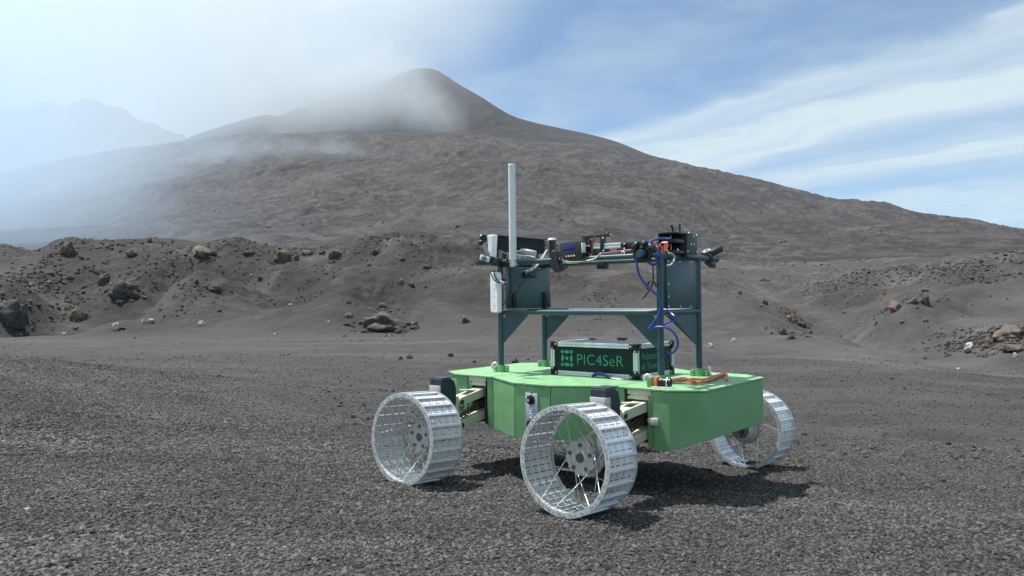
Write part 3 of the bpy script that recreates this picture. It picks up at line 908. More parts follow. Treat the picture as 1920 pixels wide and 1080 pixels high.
def build_rubble():
    pts, scl = [], []
    # patches of broken lava on the hills: (column, row, spread across, spread in depth, count, size)
    patches = [(60, 525, 4.6, 8, 420, 0.9), (20, 560, 3.0, 4, 140, 0.8), (95, 545, 2.2, 4, 160, 0.8), (290, 497, 3.2, 5, 260, 0.6), (440, 457, 3.2, 3.0, 300, 0.6), (150, 462, 4.5, 4, 140, 0.7),
               (250, 455, 6.0, 3, 130, 0.7), (235, 540, 2.5, 3, 120, 0.6), (365, 545, 1.6, 2.6, 150, 0.5), (500, 495, 3.4, 4, 160, 0.5), (625, 500, 2.4, 5, 140, 0.5), (570, 566, 1.6, 2.0, 120, 0.4),
               (720, 445, 3.4, 3, 190, 0.6), (800, 480, 5.0, 6, 170, 0.5), (850, 505, 4.0, 5, 120, 0.4), (725, 585, 2.4, 1.6, 160, 0.45), (340, 520, 2.0, 3.0, 60, 0.5), (135, 575, 0.9, 1.6, 60, 0.5),
               (30, 470, 4.0, 4, 120, 0.7), (560, 470, 3.4, 2.4, 130, 0.7), (1120, 560, 1.6, 2.0, 70, 0.35), (1150, 575, 1.4, 1.4, 60, 0.35),
               (1490, 600, 1.0, 1.8, 130, 0.4), (1475, 625, 0.9, 1.4, 70, 0.32), (1680, 572, 0.9, 0.9, 170, 0.42), (1885, 620, 1.9, 2.4, 520, 0.55), (1810, 650, 0.9, 1.2, 90, 0.28), (1790, 625, 1.4, 1.6, 80, 0.28),
               (1640, 520, 4.5, 7, 330, 0.6), (1750, 505, 7.0, 5, 420, 0.65), (1850, 500, 7.0, 5, 300, 0.6), (1560, 520, 8, 10, 260, 0.6), (1560, 545, 3.0, 5, 200, 0.5), (1600, 535, 3.0, 5, 200, 0.5), (1420, 490, 6, 7, 130, 0.7), (1860, 490, 7, 8, 160, 0.7), (1350, 480, 6, 7, 120, 0.8), (1700, 560, 5, 5, 90, 0.4),
               (1100, 600, 4, 4, 60, 0.3), (1560, 640, 3, 3, 40, 0.3)]
    for c, r, sx, sy, n, size in patches:
        x0, y0, z0, _ = sight(c, r, 20)
        n = int(n * (1.7 if c < 900 else 2.4))
        size = size * 0.72
        x = x0 + np.random.normal(size=n) * sx * 0.8
        y = y0 + np.random.normal(size=n) * sy * 0.8
        s = size * (0.10 + 1.0 * np.random.rand(n) ** 3.4)
        pts.append(np.stack([x, y, height(x, y) + s * 0.08], -1))
        scl.append(s)
    # broken pieces round the foot of every larger rock
    for c, r, w, h, mk, name, label in ROCKS:
        if w < 13 or r > 640:
            continue
        x0, y0, z0, k = sight(c, r + h * 0.45, 14)
        W = w / FPX * k
        n = int(12 + W * 14)
        a = np.random.rand(n) * 6.283
        q = W * (0.30 + 0.38 * np.random.rand(n))
        x, y = x0 + q * np.cos(a) * 1.15, y0 + q * np.sin(a) * 0.9
        s = W * (0.03 + 0.15 * np.random.rand(n) ** 3)
        pts.append(np.stack([x, y, height(x, y) + s * 0.08], -1))
        scl.append(s)
    # sparse stones everywhere on the hills and the lower flank
    for y0, y1, n, smin, smax, hw in ((66, 150, 5200, 0.10, 0.55, 0.75), (150, 330, 5200, 0.3, 1.5, 0.75), (330, 700, 4200, 0.5, 2.6, 0.72), (11, 28, 9000, 0.014, 0.05, 0.75), (24, 66, 9000, 0.025, 0.14, 0.75)):
        y = np.sqrt(np.random.rand(n) * (y1**2 - y0**2) + y0**2)
        x = (np.random.rand(n) * 2 - 1) * hw * y
        k = 7.0 / y1
        keep = np.random.rand(n) < smoothstep(-0.1, 0.9, fbm2(x * k, y * k, 4)) * (1 if y0 > 20 else 0.9)
        x, y = x[keep], y[keep]
        s = smin + (smax - smin) * np.random.rand(len(x)) ** 4
        pts.append(np.stack([x, y, height(x, y) + s * 0.05], -1))
        scl.append(s)
    # fine cinders on the plain below the terrace
    n = 42000
    y = np.sqrt(np.random.rand(n) * (42**2 - 11**2) + 11**2)
    x = (np.random.rand(n) * 2 - 1) * 0.74 * y
    s = 0.010 + 0.045 * np.random.rand(n) ** 3
    pts.append(np.stack([x, y, height(x, y) + s * 0.05], -1))
    scl.append(s)
    scatter('lava_rubble', np.concatenate(pts), np.concatenate(scl), scatter_group('rubble_scatter', M['rubble'], 3, 1.15, flat=0.7), M['rubble'],
            'broken lava rubble strewn over the hills and lower mountain flank', 'rubble')
    # pale chips along the terrace edge and in the foreground
    pts, scl = [], []
    for n, mk in ((900, 0),):
        c = np.random.rand(n) * 1500 + 600
        y = hermite1([a[0] for a in RINGS[0]], [a[1] for a in RINGS[0]], np.clip(c, -880, 2580)) - np.abs(np.random.normal(size=n)) * 0.9
        x = (c - 960) / FPX * y
        s = 0.012 + 0.05 * np.random.rand(n) ** 3
        pts.append(np.stack([x, y, height(x, y) + s * 0.15], -1))
        scl.append(s)
    scatter('pale_chips', np.concatenate(pts), np.concatenate(scl), scatter_group('chip_scatter', rock_material('pale_scoria_chip', (0.14, 0.115, 0.10), (0.26, 0.22, 0.20)), 2, 0.9), M['rock_tan'],
            'pale stone chips scattered along the edge of the gravel terrace', 'stone chips')


build_rubble()

_ico = None


def ico_data():
    global _ico
    if _ico is None:
        bm = bmesh.new()
        bmesh.ops.create_icosphere(bm, subdivisions=4, radius=1.0)
        _ico = (np.array([v.co[:] for v in bm.verts]), np.array([[v.index for v in f.verts] for f in bm.faces]))
        bm.free()
    return _ico


def rock(name, label, px, py, w, h, mk, depth_ratio=0.8, seed=0, jag=0.55, group=None, category='rock', sink=0.28, lo=3.0, rz=0.0):
    """one boulder standing on the ground; w, h are its width and height as seen, in photo pixels"""
    x, y, z, k = sight(px, py + h * 0.5, lo)
    W, H = w / FPX * k, h / FPX * k
    v, f = ico_data()
    off = seed * 7.31
    p = v * 1.3 + off
    lump = name == 'lava_outcrop'
    rr = np.random.RandomState(seed + 100)
    cells = rr.normal(size=(46 if lump else 26, 3))
    cells /= np.linalg.norm(cells, axis=1)[:, None]
    vv = v + 0.16 * np.stack([noise3(p * 2.0 + 9 * i) for i in range(3)], 1)
    near_c = (vv @ cells.T).argmax(1)
    block = rr.uniform(-0.30, 0.16, len(cells))[near_c]
    rad = 1 + jag * (0.75 * noise3(p) + block + 0.5 * np.abs(noise3(p * 2.3 + 4)) + 0.42 * np.abs(noise3(p * 5.1)) + 0.30 * noise3(p * 11.0) + 0.16 * noise3(p * 23.0))
    q = v * rad[:, None]
    # facet the stone along a few broken planes
    for i in range(3 if lump else 5):
        nrm = rr.normal(size=3)
        nrm /= np.linalg.norm(nrm)
        dd = q @ nrm
        lim = 0.66 + 0.25 * rr.rand()
        q = q - np.maximum(dd - lim, 0)[:, None] * nrm * 0.8
    q = q / np.abs(q).max(0)
    q[:, 2] = np.maximum(q[:, 2], -0.7)
    q = q * np.array([W * 0.5, W * 0.5 * depth_ratio, H * (0.5 + sink)])
    c, s_ = math.cos(rz), math.sin(rz)
    q = np.stack([q[:, 0] * c - q[:, 1] * s_, q[:, 0] * s_ + q[:, 1] * c, q[:, 2]], -1)
    o = mesh_obj(name, q, f, M[mk], smooth=False)
    o.location = (x, y, z + H * (0.5 - sink))
    o['label'] = label
    o['category'] = category
    if group:
        o['group'] = group
    return o


def build_rocks():
    for i, (c, r, w, h, mk, name, label) in enumerate(ROCKS):
        near = r > 800 or (r > 640 and c > 1900)
        cat = {'lava_outcrop': 'outcrop', 'lava_slab': 'slab', 'boulder': 'boulder', 'pale_rock': 'stone', 'rock': 'rock'}[name]
        g = 0.88 if mk == 'rock_white' else 1.05
        rock(name, label, c, r, w * g, h * g, mk, seed=i + 3, jag=0.62, category=cat, lo=4 if r > 780 else 14, depth_ratio=0.75, rz=0.3 * math.sin(i * 1.7))


build_rocks()


# ------------------------------------------------------------------ mesh building helpers
class MB:
    """collects shapes and links them as ONE mesh object"""
    def __init__(self):
        self.bm = bmesh.new()

    def box(self, c, s, rot=None, bev=0.0):
        r = bmesh.ops.create_cube(self.bm, size=1.0)
        vs = r['verts']
        m = Matrix.Translation(c) @ (rot.to_4x4() if rot else Matrix.Identity(4)) @ Matrix.Diagonal((*s, 1))
        bmesh.ops.transform(self.bm, matrix=m, verts=vs)
        if bev:
            es = list({e for v in vs for e in v.link_edges})
            bmesh.ops.bevel(self.bm, geom=es, offset=bev, segments=2, affect='EDGES', profile=0.5)
        return self

    def cyl(self, p0, p1, r, r2=None, seg=20, cap=True):
        p0, p1 = Vector(p0), Vector(p1)
        d = p1 - p0
        q = d.to_track_quat('Z', 'Y')
        m = Matrix.Translation((p0 + p1) / 2) @ q.to_matrix().to_4x4()
        bmesh.ops.create_cone(self.bm, cap_ends=cap, segments=seg, radius1=r, radius2=r if r2 is None else r2, depth=d.length, matrix=m)
        return self

    def ball(self, c, r, seg=14, scale=(1, 1, 1)):
        bmesh.ops.create_uvsphere(self.bm, u_segments=seg, v_segments=max(6, seg // 2), radius=r, matrix=Matrix.Translation(c) @ Matrix.Diagonal((*scale, 1)))
        return self

    def prism(self, poly, d, frame=None, z2=None):
        """closed outline given as 2-D points, thickened by d; frame maps (x, y, h) into place"""
        frame = frame or Matrix.Identity(4)
        n = len(poly)
        lo = [self.bm.verts.new(frame @ Vector((a, b, (z2[i] if z2 else 0.0)))) for i, (a, b) in enumerate(poly)]
        hi = [self.bm.verts.new(frame @ Vector((a, b, d))) for a, b in poly]
        self.bm.faces.new(lo[::-1])
        self.bm.faces.new(hi)
        for i in range(n):
            j = (i + 1) % n
            self.bm.faces.new((lo[i], lo[j], hi[j], hi[i]))
        return self

    def tube(self, pts, r, seg=8, smooth=6, closed=False):
        P = [Vector(p) for p in pts]
        if smooth:
            Q = []
            n = len(P)
            for i in range(n if closed else n - 1):
                a, b = P[i], P[(i + 1) % n]
                pa = P[i - 1] if (i > 0 or closed) else a * 2 - b
                pb = P[(i + 2) % n] if (i + 2 < n or closed) else b * 2 - a
                for k in range(smooth):
                    t = k / smooth
                    Q.append(0.5 * ((2 * a) + (b - pa) * t + (2 * pa - 5 * a + 4 * b - pb) * t * t + (3 * a - pa - 3 * b + pb) * t**3))
            if not closed:
                Q.append(P[-1])
            P = Q
        n = len(P)
        rings = []
        up = Vector((0.31, 0.2, 0.93)).normalized()
        for i in range(n):
            if closed:
                t = P[(i + 1) % n] - P[i - 1]
            else:
                t = P[min(i + 1, n - 1)] - P[max(i - 1, 0)]
            t.normalize()
            s = t.cross(up)
            if s.length < 1e-3:
                s = t.cross(Vector((1, 0, 0)))
            s.normalize()
            up = s.cross(t).normalized()
            rings.append([self.bm.verts.new(P[i] + r * (math.cos(2 * math.pi * k / seg) * s + math.sin(2 * math.pi * k / seg) * up)) for k in range(seg)])
        for i in range(n if closed else n - 1):
            a, b = rings[i], rings[(i + 1) % n]
            for k in range(seg):
                self.bm.faces.new((a[k], a[(k + 1) % seg], b[(k + 1) % seg], b[k]))
        if not closed:
            self.bm.faces.new(rings[0][::-1])
            self.bm.faces.new(rings[-1])
        return self

    def torus(self, c, axis, R_, r, seg=28, s2=10):
        q = Vector(axis).to_track_quat('Z', 'Y').to_matrix()
        c = Vector(c)
        return self.tube([c + q @ Vector((R_ * math.cos(2 * math.pi * i / seg), R_ * math.sin(2 * math.pi * i / seg), 0)) for i in range(seg)], r, s2, 0, True)

    def build(self, name, material, parent=None, smooth=True, bevel=0.0, auto=True):
        bmesh.ops.recalc_face_normals(self.bm, faces=self.bm.faces)
        me = bpy.data.meshes.new(name)
        self.bm.to_mesh(me)
        self.bm.free()
        me.materials.append(material)
        if smooth:
            me.polygons.foreach_set('use_smooth', np.ones(len(me.polygons), bool))
            me.set_sharp_from_angle(angle=R(38))
        o = bpy.data.objects.new(name, me)
        COL.objects.link(o)
        if parent is not None:
            o.parent = parent
        if bevel:
            md = o.modifiers.new('edge', 'BEVEL')
            md.width = bevel
            md.segments = 2
            md.limit_method = 'ANGLE'
            md.angle_limit = R(40)
        return o


def empty(name, parent=None, matrix=None, label=None, category=None, group=None):
    o = bpy.data.objects.new(name, None)
    COL.objects.link(o)
    o.empty_display_size = 0.1
    if parent is not None:
        o.parent = parent
    if matrix is not None:
        o.matrix_local = matrix
    if label:
        o['label'] = label
    if category:
        o['category'] = category
    if group:
        o['group'] = group
    return o


def share(o, parent, matrix=None):
    c = o.copy()
    COL.objects.link(c)
    c.parent = parent
    if matrix is not None:
        c.matrix_local = matrix
    return c


def text_mesh(name, body, size, material, parent, matrix, extrude=0.0008, spacing=1.0, offset=0.0):
    cu = bpy.data.curves.new(name, 'FONT')
    cu.body = body
    cu.size = size
    cu.extrude = extrude
    cu.space_character = spacing
    cu.space_line = 1.05
    cu.offset = offset
    tmp = bpy.data.objects.new(name + '_outline', cu)
    COL.objects.link(tmp)
    dg = bpy.context.evaluated_depsgraph_get()
    me = bpy.data.meshes.new_from_object(tmp.evaluated_get(dg))
    bpy.data.objects.remove(tmp)
    bpy.data.curves.remove(cu)
    me.name = name
    me.materials.clear()
    me.materials.append(material)
    o = bpy.data.objects.new(name, me)
    COL.objects.link(o)
    o.parent = parent
    o.matrix_local = matrix
    return o


# ------------------------------------------------------------------ where the rover stands
# rover axes: u along the side with two wheels (towards the near wheel), v across to the far side, z up; origin in the middle of the deck
RB = Matrix(((0.7644986, 0.64451297, -0.01203821), (-0.64462003, 0.76443505, -0.01020115), (0.00262766, 0.01555883, 0.9998755)))
TB = Vector((0.616149, 5.474515, -0.491511 + CAMZ))
BODY = Matrix.Translation(TB) @ RB.to_4x4()
REL = Matrix(((0.99993705, 0.00544916, -0.00980836), (-0.00487811, 0.99834327, 0.05733162), (0.01010452, -0.05728016, 0.99830701))).to_4x4()
REL_T = Vector((0.663202, -1.323572, -0.321012))
WHW, WHL, WHT = 0.2711, 1.3091, 2.6266      # wheel width, wheelbase, outer track
DROP = 0.76                                 # rover origin lies on the gravel below the deck

UE, VE, UC, VS, UP, UB, UD, UF, VF = 1.0691, 0.4412, 0.8859, 0.5542, 0.7794, 0.5778, 0.5184, 0.1513, 0.7555
HB, HE = 0.3712, 0.300
PU, PV, ZB, ZT = 0.6825, 0.2717, 0.4552, 0.828


def hit(px, py, axis, val):
    """rover coordinates of a point of the photograph known to lie on the plane axis = val"""
    c, s = math.cos(PITCH), math.sin(PITCH)
    a, b = (px - 960) / FPX, (540 - py) / FPX
    d = Vector((a, c - s * b, s + c * b))
    dl = RB.transposed() @ d
    o = RB.transposed() @ (Vector((0, 0, CAMZ)) - TB)
    return o + dl * ((val - o[axis]) / dl[axis])


rover = empty('rover', None, BODY @ Matrix.Translation((0, 0, -DROP)), 'green four wheeled rover with tall dark teal tube frame standing on the gravel', 'rover')
UPD = Matrix.Translation((0, 0, DROP))


def part(mb, name, material, parent=None, **k):
    o = mb.build(name, material, rover if parent is None else parent, **k)
    if name in ('bolt', 'screw'):
        o['kind'] = 'stuff'                     # heads a few millimetres across, joined
    if parent is None:
        o.matrix_local = UPD
    return o


def build_chassis():
    g = 0.0036
    # belly: the closed core between the two wheel recesses
    core = [(-UB + .01, -VS + .012), (-UD, -VS + .012), (-UF, -VF + .012), (UF, -VF + .012), (UD, -VS + .012), (UB - .01, -VS + .012),
            (UB - .01, VS - .012), (UD, VS - .012), (UF, VF - .012), (-UF, VF - .012), (-UD, VS - .012), (-UB + .01, VS - .012)]
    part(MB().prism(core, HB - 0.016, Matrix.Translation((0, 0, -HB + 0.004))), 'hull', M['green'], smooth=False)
    # folded side panels with open seams at the corners
    pts = [(-UB, -VS), (-UD, -VS), (-UF, -VF), (UF, -VF), (UD, -VS), (UB, -VS)]
    for sgn in (1, -1):
        for i in range(5):
            a, b = Vector((pts[i][0], pts[i][1] * sgn)), Vector((pts[i + 1][0], pts[i + 1][1] * sgn))
            d = (b - a).normalized()
            nrm = Vector((d.y, -d.x)) * sgn
            L = (b - a).length - 2 * g
            ang = math.atan2(d.y, d.x)
            c = (a + b) / 2 - nrm * 0.005
            mb = MB().box((c.x, c.y, -HB / 2 - 0.006), (L, 0.010, HB - 0.014), Euler((0, 0, ang)).to_matrix())
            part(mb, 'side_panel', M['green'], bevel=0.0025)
    # end boxes beyond the wheel recesses
    for s in (1, -1):
        poly = [(s * UP, -VS), (s * UC, -VS), (s * UE, -VE), (s * UE, VE), (s * UC, VS), (s * UP, VS)]
        zb = [-HB, -HB, -HE, -HE - 0.012, -HB, -HB]
        if s < 0:
            poly, zb = poly[::-1], zb[::-1]
        mb = MB().prism(poly, -0.014, None, zb)
        part(mb, 'end_box', M['green'], smooth=False, bevel=0.004)
        # hinged flange beside each recess, with its pins
        for v in (-1, 1):
            mb = MB().box((s * (UP - 0.024), v * (VS - 0.016), -HB / 2 - 0.004), (0.036, 0.012, HB - 0.016))
            for zz in (-0.05, -0.17, -0.28):
                mb.cyl((s * (UP - 0.030), v * (VS - 0.008), zz), (s * (UP - 0.030), v * (VS - 0.008), zz - 0.045), 0.005, seg=8)
            part(mb, 'flange', M['green'], smooth=False)
    # deck of four plates with seams
    e = 0.007
    zt = 0.012
    far = [(UF, VF + e), (-UF, VF + e)]

    def deck(poly):
        part(MB().prism(poly, zt, Matrix.Translation((0, 0, -zt))), 'deck_plate', M['green_sunlit_deck'], smooth=False, bevel=0.0025)
    for s in (1, -1):
        m = -0.072
        if s > 0:
            p = [(m + g, -VF - e), (UF, -VF - e), (UD - g, -VS - e), (UD - g, VS + e), (UF, VF + e), (m + g, VF + e)]
        else:
            p = [(m - g, VF + e), (-UF, VF + e), (-UD + g, VS + e), (-UD + g, -VS - e), (-UF, -VF - e), (m - g, -VF - e)]
        deck(p)
        p = [(s * (UD + g), -VS - e), (s * (UC + .003), -VS - e), (s * (UE + e), -VE - .003), (s * (UE + e), VE + .003), (s * (UC + .003), VS + e), (s * (UD + g), VS + e)]
        deck(p if s > 0 else p[::-1])
    # fixing screws of the deck plates
    mb = MB()
    for u in (-0.9, -0.56, -0.48, -0.11, -0.03, 0.3, 0.48, 0.56, 0.9):
        for v in (-0.5, -0.41, 0.41, 0.5):
            if abs(u) < 0.4 and abs(v) < 0.45:
                v *= 1.3
            mb.cyl((u, v, 0.0), (u, v, 0.004), 0.006, seg=8)
    o = part(mb, 'deck_screws', M['galv'])
    o['kind'] = 'stuff'
    # recess linings
    for s in (1, -1):
        for v in (1, -1):
            um = s * (UP + UB) / 2
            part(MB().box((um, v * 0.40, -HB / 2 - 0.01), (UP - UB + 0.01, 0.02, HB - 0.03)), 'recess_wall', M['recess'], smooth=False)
            part(MB().box((um, v * 0.478, -0.030), (UP - UB - 0.036, 0.135, 0.030)).box((um, v * 0.535, -0.052), (UP - UB - 0.040, 0.012, 0.05), Euler((R(20 * v), 0, 0)).to_matrix()), 'recess_lining', M['cream'], smooth=False)
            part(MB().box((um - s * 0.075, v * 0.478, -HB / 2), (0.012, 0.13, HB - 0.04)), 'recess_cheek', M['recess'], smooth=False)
    # latch on the near end box, and its twin
    for s in (1,):
        u0 = UP - 0.004
        la = MB().box((u0 - 0.016, -VS - 0.006, -0.195), (0.022, 0.014, 0.030), bev=0.003).box((u0 + 0.020, -VS - 0.010, -0.197), (0.050, 0.020, 0.042), bev=0.004)
        la.cyl((u0 + 0.004, -VS - 0.012, -0.175), (u0 + 0.004, -VS - 0.012, -0.219), 0.007, seg=10)
        part(la, 'latch', M['galv'])
    # control plate on the bulge
    cp = part(MB().box((0.0, -VF - 0.004, -0.178), (0.100, 0.006, 0.232), bev=0.002), 'control_plate', M['plate'])
    part(MB().cyl((0.0, -VF - 0.006, -0.105), (0.0, -VF - 0.020, -0.105), 0.032, seg=8).cyl((0.0, -VF - 0.02, -0.105), (0, -VF - 0.042, -0.105), 0.018, seg=12), 'knob', M['black'], cp)
    part(MB().cyl((0.0, -VF - 0.006, -0.262), (0, -VF - 0.03, -0.262), 0.026, seg=8), 'knob', M['black'], cp)
    part(MB().cyl((0, -VF - 0.04, -0.105), (0, -VF - 0.0435, -0.105), 0.010, seg=10).cyl((0.034, -VF - 0.006, -0.075), (0.034, -VF - 0.009, -0.075), 0.005, seg=8).cyl((-0.038, -VF - 0.006, -0.075), (-0.038, -VF - 0.009, -0.075), 0.005, seg=8), 'screw', M['galv'], cp)
    for z in (-0.163, -0.207):
        part(MB().cyl((0, -VF - 0.006, z), (0, -VF - 0.014, z), 0.019, seg=20).torus((0, -VF - 0.014, z), (0, 1, 0), 0.014, 0.004, 20, 6), 'push_button', M['button'], cp)
    part(MB().cyl((0, -VF, -0.052), (0, -VF - 0.010, -0.052), 0.006, seg=8), 'pin', M['green'])


def build_frame():
    for su in (-1, 1):
        for sv in (-1, 1):
            u, v = su * PU, sv * PV
            part(MB().cyl((u, v, 0.02), (u, v, ZT - 0.012), 0.0215, seg=24), 'post', M['teal'])
            mb = MB().cyl((u, v, 0.0), (u, v, 0.054), 0.027, seg=20)
            for a in (0, 90):
                ca, sa = math.cos(R(a + 20)), math.sin(R(a + 20))
                for k in (1, -1):
                    rot = Euler((0, 0, R(a + 20))).to_matrix()
                    if a == 0:
                        mb.box((u + k * ca * 0.042, v + k * sa * 0.042, 0.024), (0.040, 0.010, 0.048), rot, bev=0.004)
            co = part(mb, 'collar', M['green'])
            mb = MB()
            for k in (1, -1):
                for zz in (0.013, 0.036):
                    c = Vector((u + k * math.cos(R(20)) * 0.048, v + k * math.sin(R(20)) * 0.048, zz))
                    n = Vector((-math.sin(R(20)), math.cos(R(20)), 0))
                    mb.cyl(c - n * 0.011, c + n * 0.011, 0.007, seg=6)
            part(mb, 'bolt', M['galv'], co)
    # rails: lower ring, upper rails, cross tubes that stick out at the top
    for sv in (-1, 1):
        part(MB().cyl((-PU, sv * PV, ZB), (PU, sv * PV, ZB), 0.0200, seg=24), 'lower_rail', M['teal'])
        part(MB().cyl((-PU, sv * PV, ZT + 0.001), (PU, sv * PV, ZT + 0.001), 0.0190, seg=24), 'upper_rail', M['teal'])
    for su in (-1, 1):
        part(MB().cyl((su * PU, -PV, ZB - 0.001), (su * PU, PV, ZB - 0.001), 0.0195, seg=24), 'lower_rail', M['teal'])
        o = part(MB().cyl((su * PU, -0.52, ZT), (su * PU, 0.57, ZT), 0.0225, seg=24), 'cross_tube', M['teal'])
        for va, vb in ((-0.515, -0.53), (0.565, 0.58)):
            part(MB().cyl((su * PU, va, ZT), (su * PU, vb, ZT), 0.0255, 0.022, seg=24), 'end_cap', M['teal'], o)
    # gusset plates under the lower rails
    for su in (-1, 1):
        for sv in (-1, 1):
            poly = [(su * (PU - 0.055), ZB - 0.019), (su * 0.412, ZB - 0.019), (su * (PU - 0.020), 0.212), (su * (PU - 0.020), ZB - 0.060)]
            fr = Matrix(((1, 0, 0, 0), (0, 0, 1, sv * PV - 0.002), (0, 1, 0, 0), (0, 0, 0, 1)))
            part(MB().prism(poly, 0.005, fr), 'gusset', M['teal'], smooth=False)
        if su < 0:
            continue
        poly = [(PV - 0.055, ZB - 0.019), (-0.135, ZB - 0.019), (PV - 0.020, 0.205), (PV - 0.020, ZB - 0.062)]
        fr = Matrix(((0, 0, 1, su * PU - 0.002), (1, 0, 0, 0), (0, 1, 0, 0), (0, 0, 0, 1)))
        part(MB().prism(poly, 0.005, fr), 'gusset', M['teal'], smooth=False)
    # electronics boxes filling the two ends
    for su in (-1, 1):
        uo = su * (PU + 0.004)
        box = part(MB().box((su * (PU - 0.022), 0.045, 0.640), (0.050, 0.490, 0.318), bev=0.004), 'electronics_box', M['teal'])
        part(MB().box((uo + su * 0.004, 0.052, 0.640), (0.006, 0.500, 0.322), bev=0.002), 'cover', M['teal'], box)
        mb = MB()
        for v, z in ((-0.18, .79), (-0.02, .79), (0.13, .79), (0.285, .79), (-0.18, .495), (-0.02, .492), (0.13, .492), (0.285, .495), (-0.18, .64), (0.285, .64), (0.285, .72), (-0.18, .56)):
            mb.cyl((uo + su * 0.006, v, z), (uo + su * 0.0105, v, z), 0.0065, seg=8)
        part(mb, 'bolt', M['steel'], box)
        if su < 0:
            for v, z, wv, hz in ((0.02, 0.745, 0.15, 0.045), (-0.165, 0.545, 0.055, 0.115), (0.235, 0.545, 0.075, 0.120)):
                part(MB().box((-PU + 0.057, v, z), (0.022, wv, hz), bev=0.003).box((-PU + 0.070, v, z), (0.006, wv * 0.5, hz * 0.62), bev=0.002), 'bracket', M['black'], box)
    # lifting eyes welded to the deck
    for u, v, yaw in ((0.632, -0.354, -18), (-0.800, -0.215, -18), (0.715, 0.360, 75), (-0.67, 0.36, 75)):
        ax = (math.sin(R(-yaw)), -math.cos(R(yaw)), 0)
        part(MB().torus((u, v, 0.036), ax, 0.023, 0.0085).cyl((u, v, 0.0), (u, v, 0.012), 0.016, seg=14), 'lifting_eye', M['galv'])


def plate_mesh():
    """one tread plate: perforated sheet with a folded cleat; x along the rim, y across, z outwards"""
    rad, nseg = 0.2855, 24
    chord = 2 * rad * math.sin(math.pi / nseg)
    w = WHW - 0.014
    bm = bmesh.new()
    nx, ny = 3, 15
    x0, y0 = -chord / 2, -w / 2
    mx, my = 0.010, 0.010
    cx_, cy_ = (chord - 2 * mx) / nx, (w - 2 * my) / ny
    cache = {}

    def V(x, y):
        k = (round(x * 1e5), round(y * 1e5))
        if k not in cache:
            cache[k] = bm.verts.new((x, y, 0.0))
        return cache[k]
    for i in range(nx):
        for j in range(ny):
            ax, ay = x0 + mx + i * cx_, y0 + my + j * cy_
            bx, by = ax + cx_, ay + cy_
            mxx, myy = (ax + bx) / 2, (ay + by) / 2
            if j % 4 == 3 or (i == 1 and j % 2 == 0):
                bm.faces.new((V(ax, ay), V(mxx, ay), V(bx, ay), V(bx, myy), V(bx, by), V(mxx, by), V(ax, by), V(ax, myy)))
                continue
            ring = [V(ax, ay), V(mxx, ay), V(bx, ay), V(bx, myy), V(bx, by), V(mxx, by), V(ax, by), V(ax, myy)]
            r = 0.0056
            hole = [bm.verts.new((mxx + r * math.cos(R(225 + 45 * k)), myy + r * math.sin(R(225 + 45 * k)), 0)) for k in range(8)]
            for k in range(8):
                bm.faces.new((ring[k], ring[(k + 1) % 8], hole[(k + 1) % 8], hole[k]))
    # plain margins
    def quad(a, b, c, d):
        bm.faces.new([bm.verts.new((*p, 0)) for p in (a, b, c, d)])
    quad((x0, y0), (-x0, y0), (-x0, y0 + my), (x0, y0 + my))
    quad((x0, -y0 - my), (-x0, -y0 - my), (-x0, -y0), (x0, -y0))
    quad((x0, y0 + my), (x0 + mx, y0 + my), (x0 + mx, -y0 - my), (x0, -y0 - my))
    quad((-x0 - mx, y0 + my), (-x0, y0 + my), (-x0, -y0 - my), (-x0 - mx, -y0 - my))
    # the cleat: a flange standing up along one long edge, with a lip
    for c, s in (((x0 + 0.0016, 0, 0.0065), (0.0026, w, 0.015)), ((x0 + 0.0055, 0, 0.0138), (0.010, w, 0.0022))):
        bmesh.ops.create_cube(bm, size=1.0, matrix=Matrix.Translation(c) @ Matrix.Diagonal((*s, 1)))
    # raised ends folded against the rims
    for e in (-1, 1):
        bmesh.ops.create_cube(bm, size=1.0, matrix=Matrix.Translation((0, e * (w / 2 - 0.001), 0.005)) @ Matrix.Diagonal((chord * 0.9, 0.0018, 0.010, 1)))
    bmesh.ops.recalc_face_normals(bm, faces=bm.faces)
    me = bpy.data.meshes.new('tread_plate')
    bm.to_mesh(me)
    bm.free()
    me.materials.append(M['tread'])
    return me, rad * math.cos(math.pi / nseg)


def rim_mb(y, t=0.004):
    mb = MB()
    n = 96
    ro, ri = 0.300, 0.272
    L = [[], [], [], []]
    for i in range(n):
        a = 2 * math.pi * i / n
        k = (i % 4) / 4.0
        fac = math.cos(math.pi / 24) / math.cos((k - 0.5) * 2 * math.pi / 24)
        for q, (r, yy) in enumerate(((ro, y), (ri * fac, y), (ri * fac, y + t), (ro, y + t))):
            L[q].append(mb.bm.verts.new((r * math.cos(a), yy, r * math.sin(a))))
    for i in range(n):
        j = (i + 1) % n
        for q in range(4):
            p = (q + 1) % 4
            mb.bm.faces.new((L[q][i], L[p][i], L[p][j], L[q][j]))
    return mb


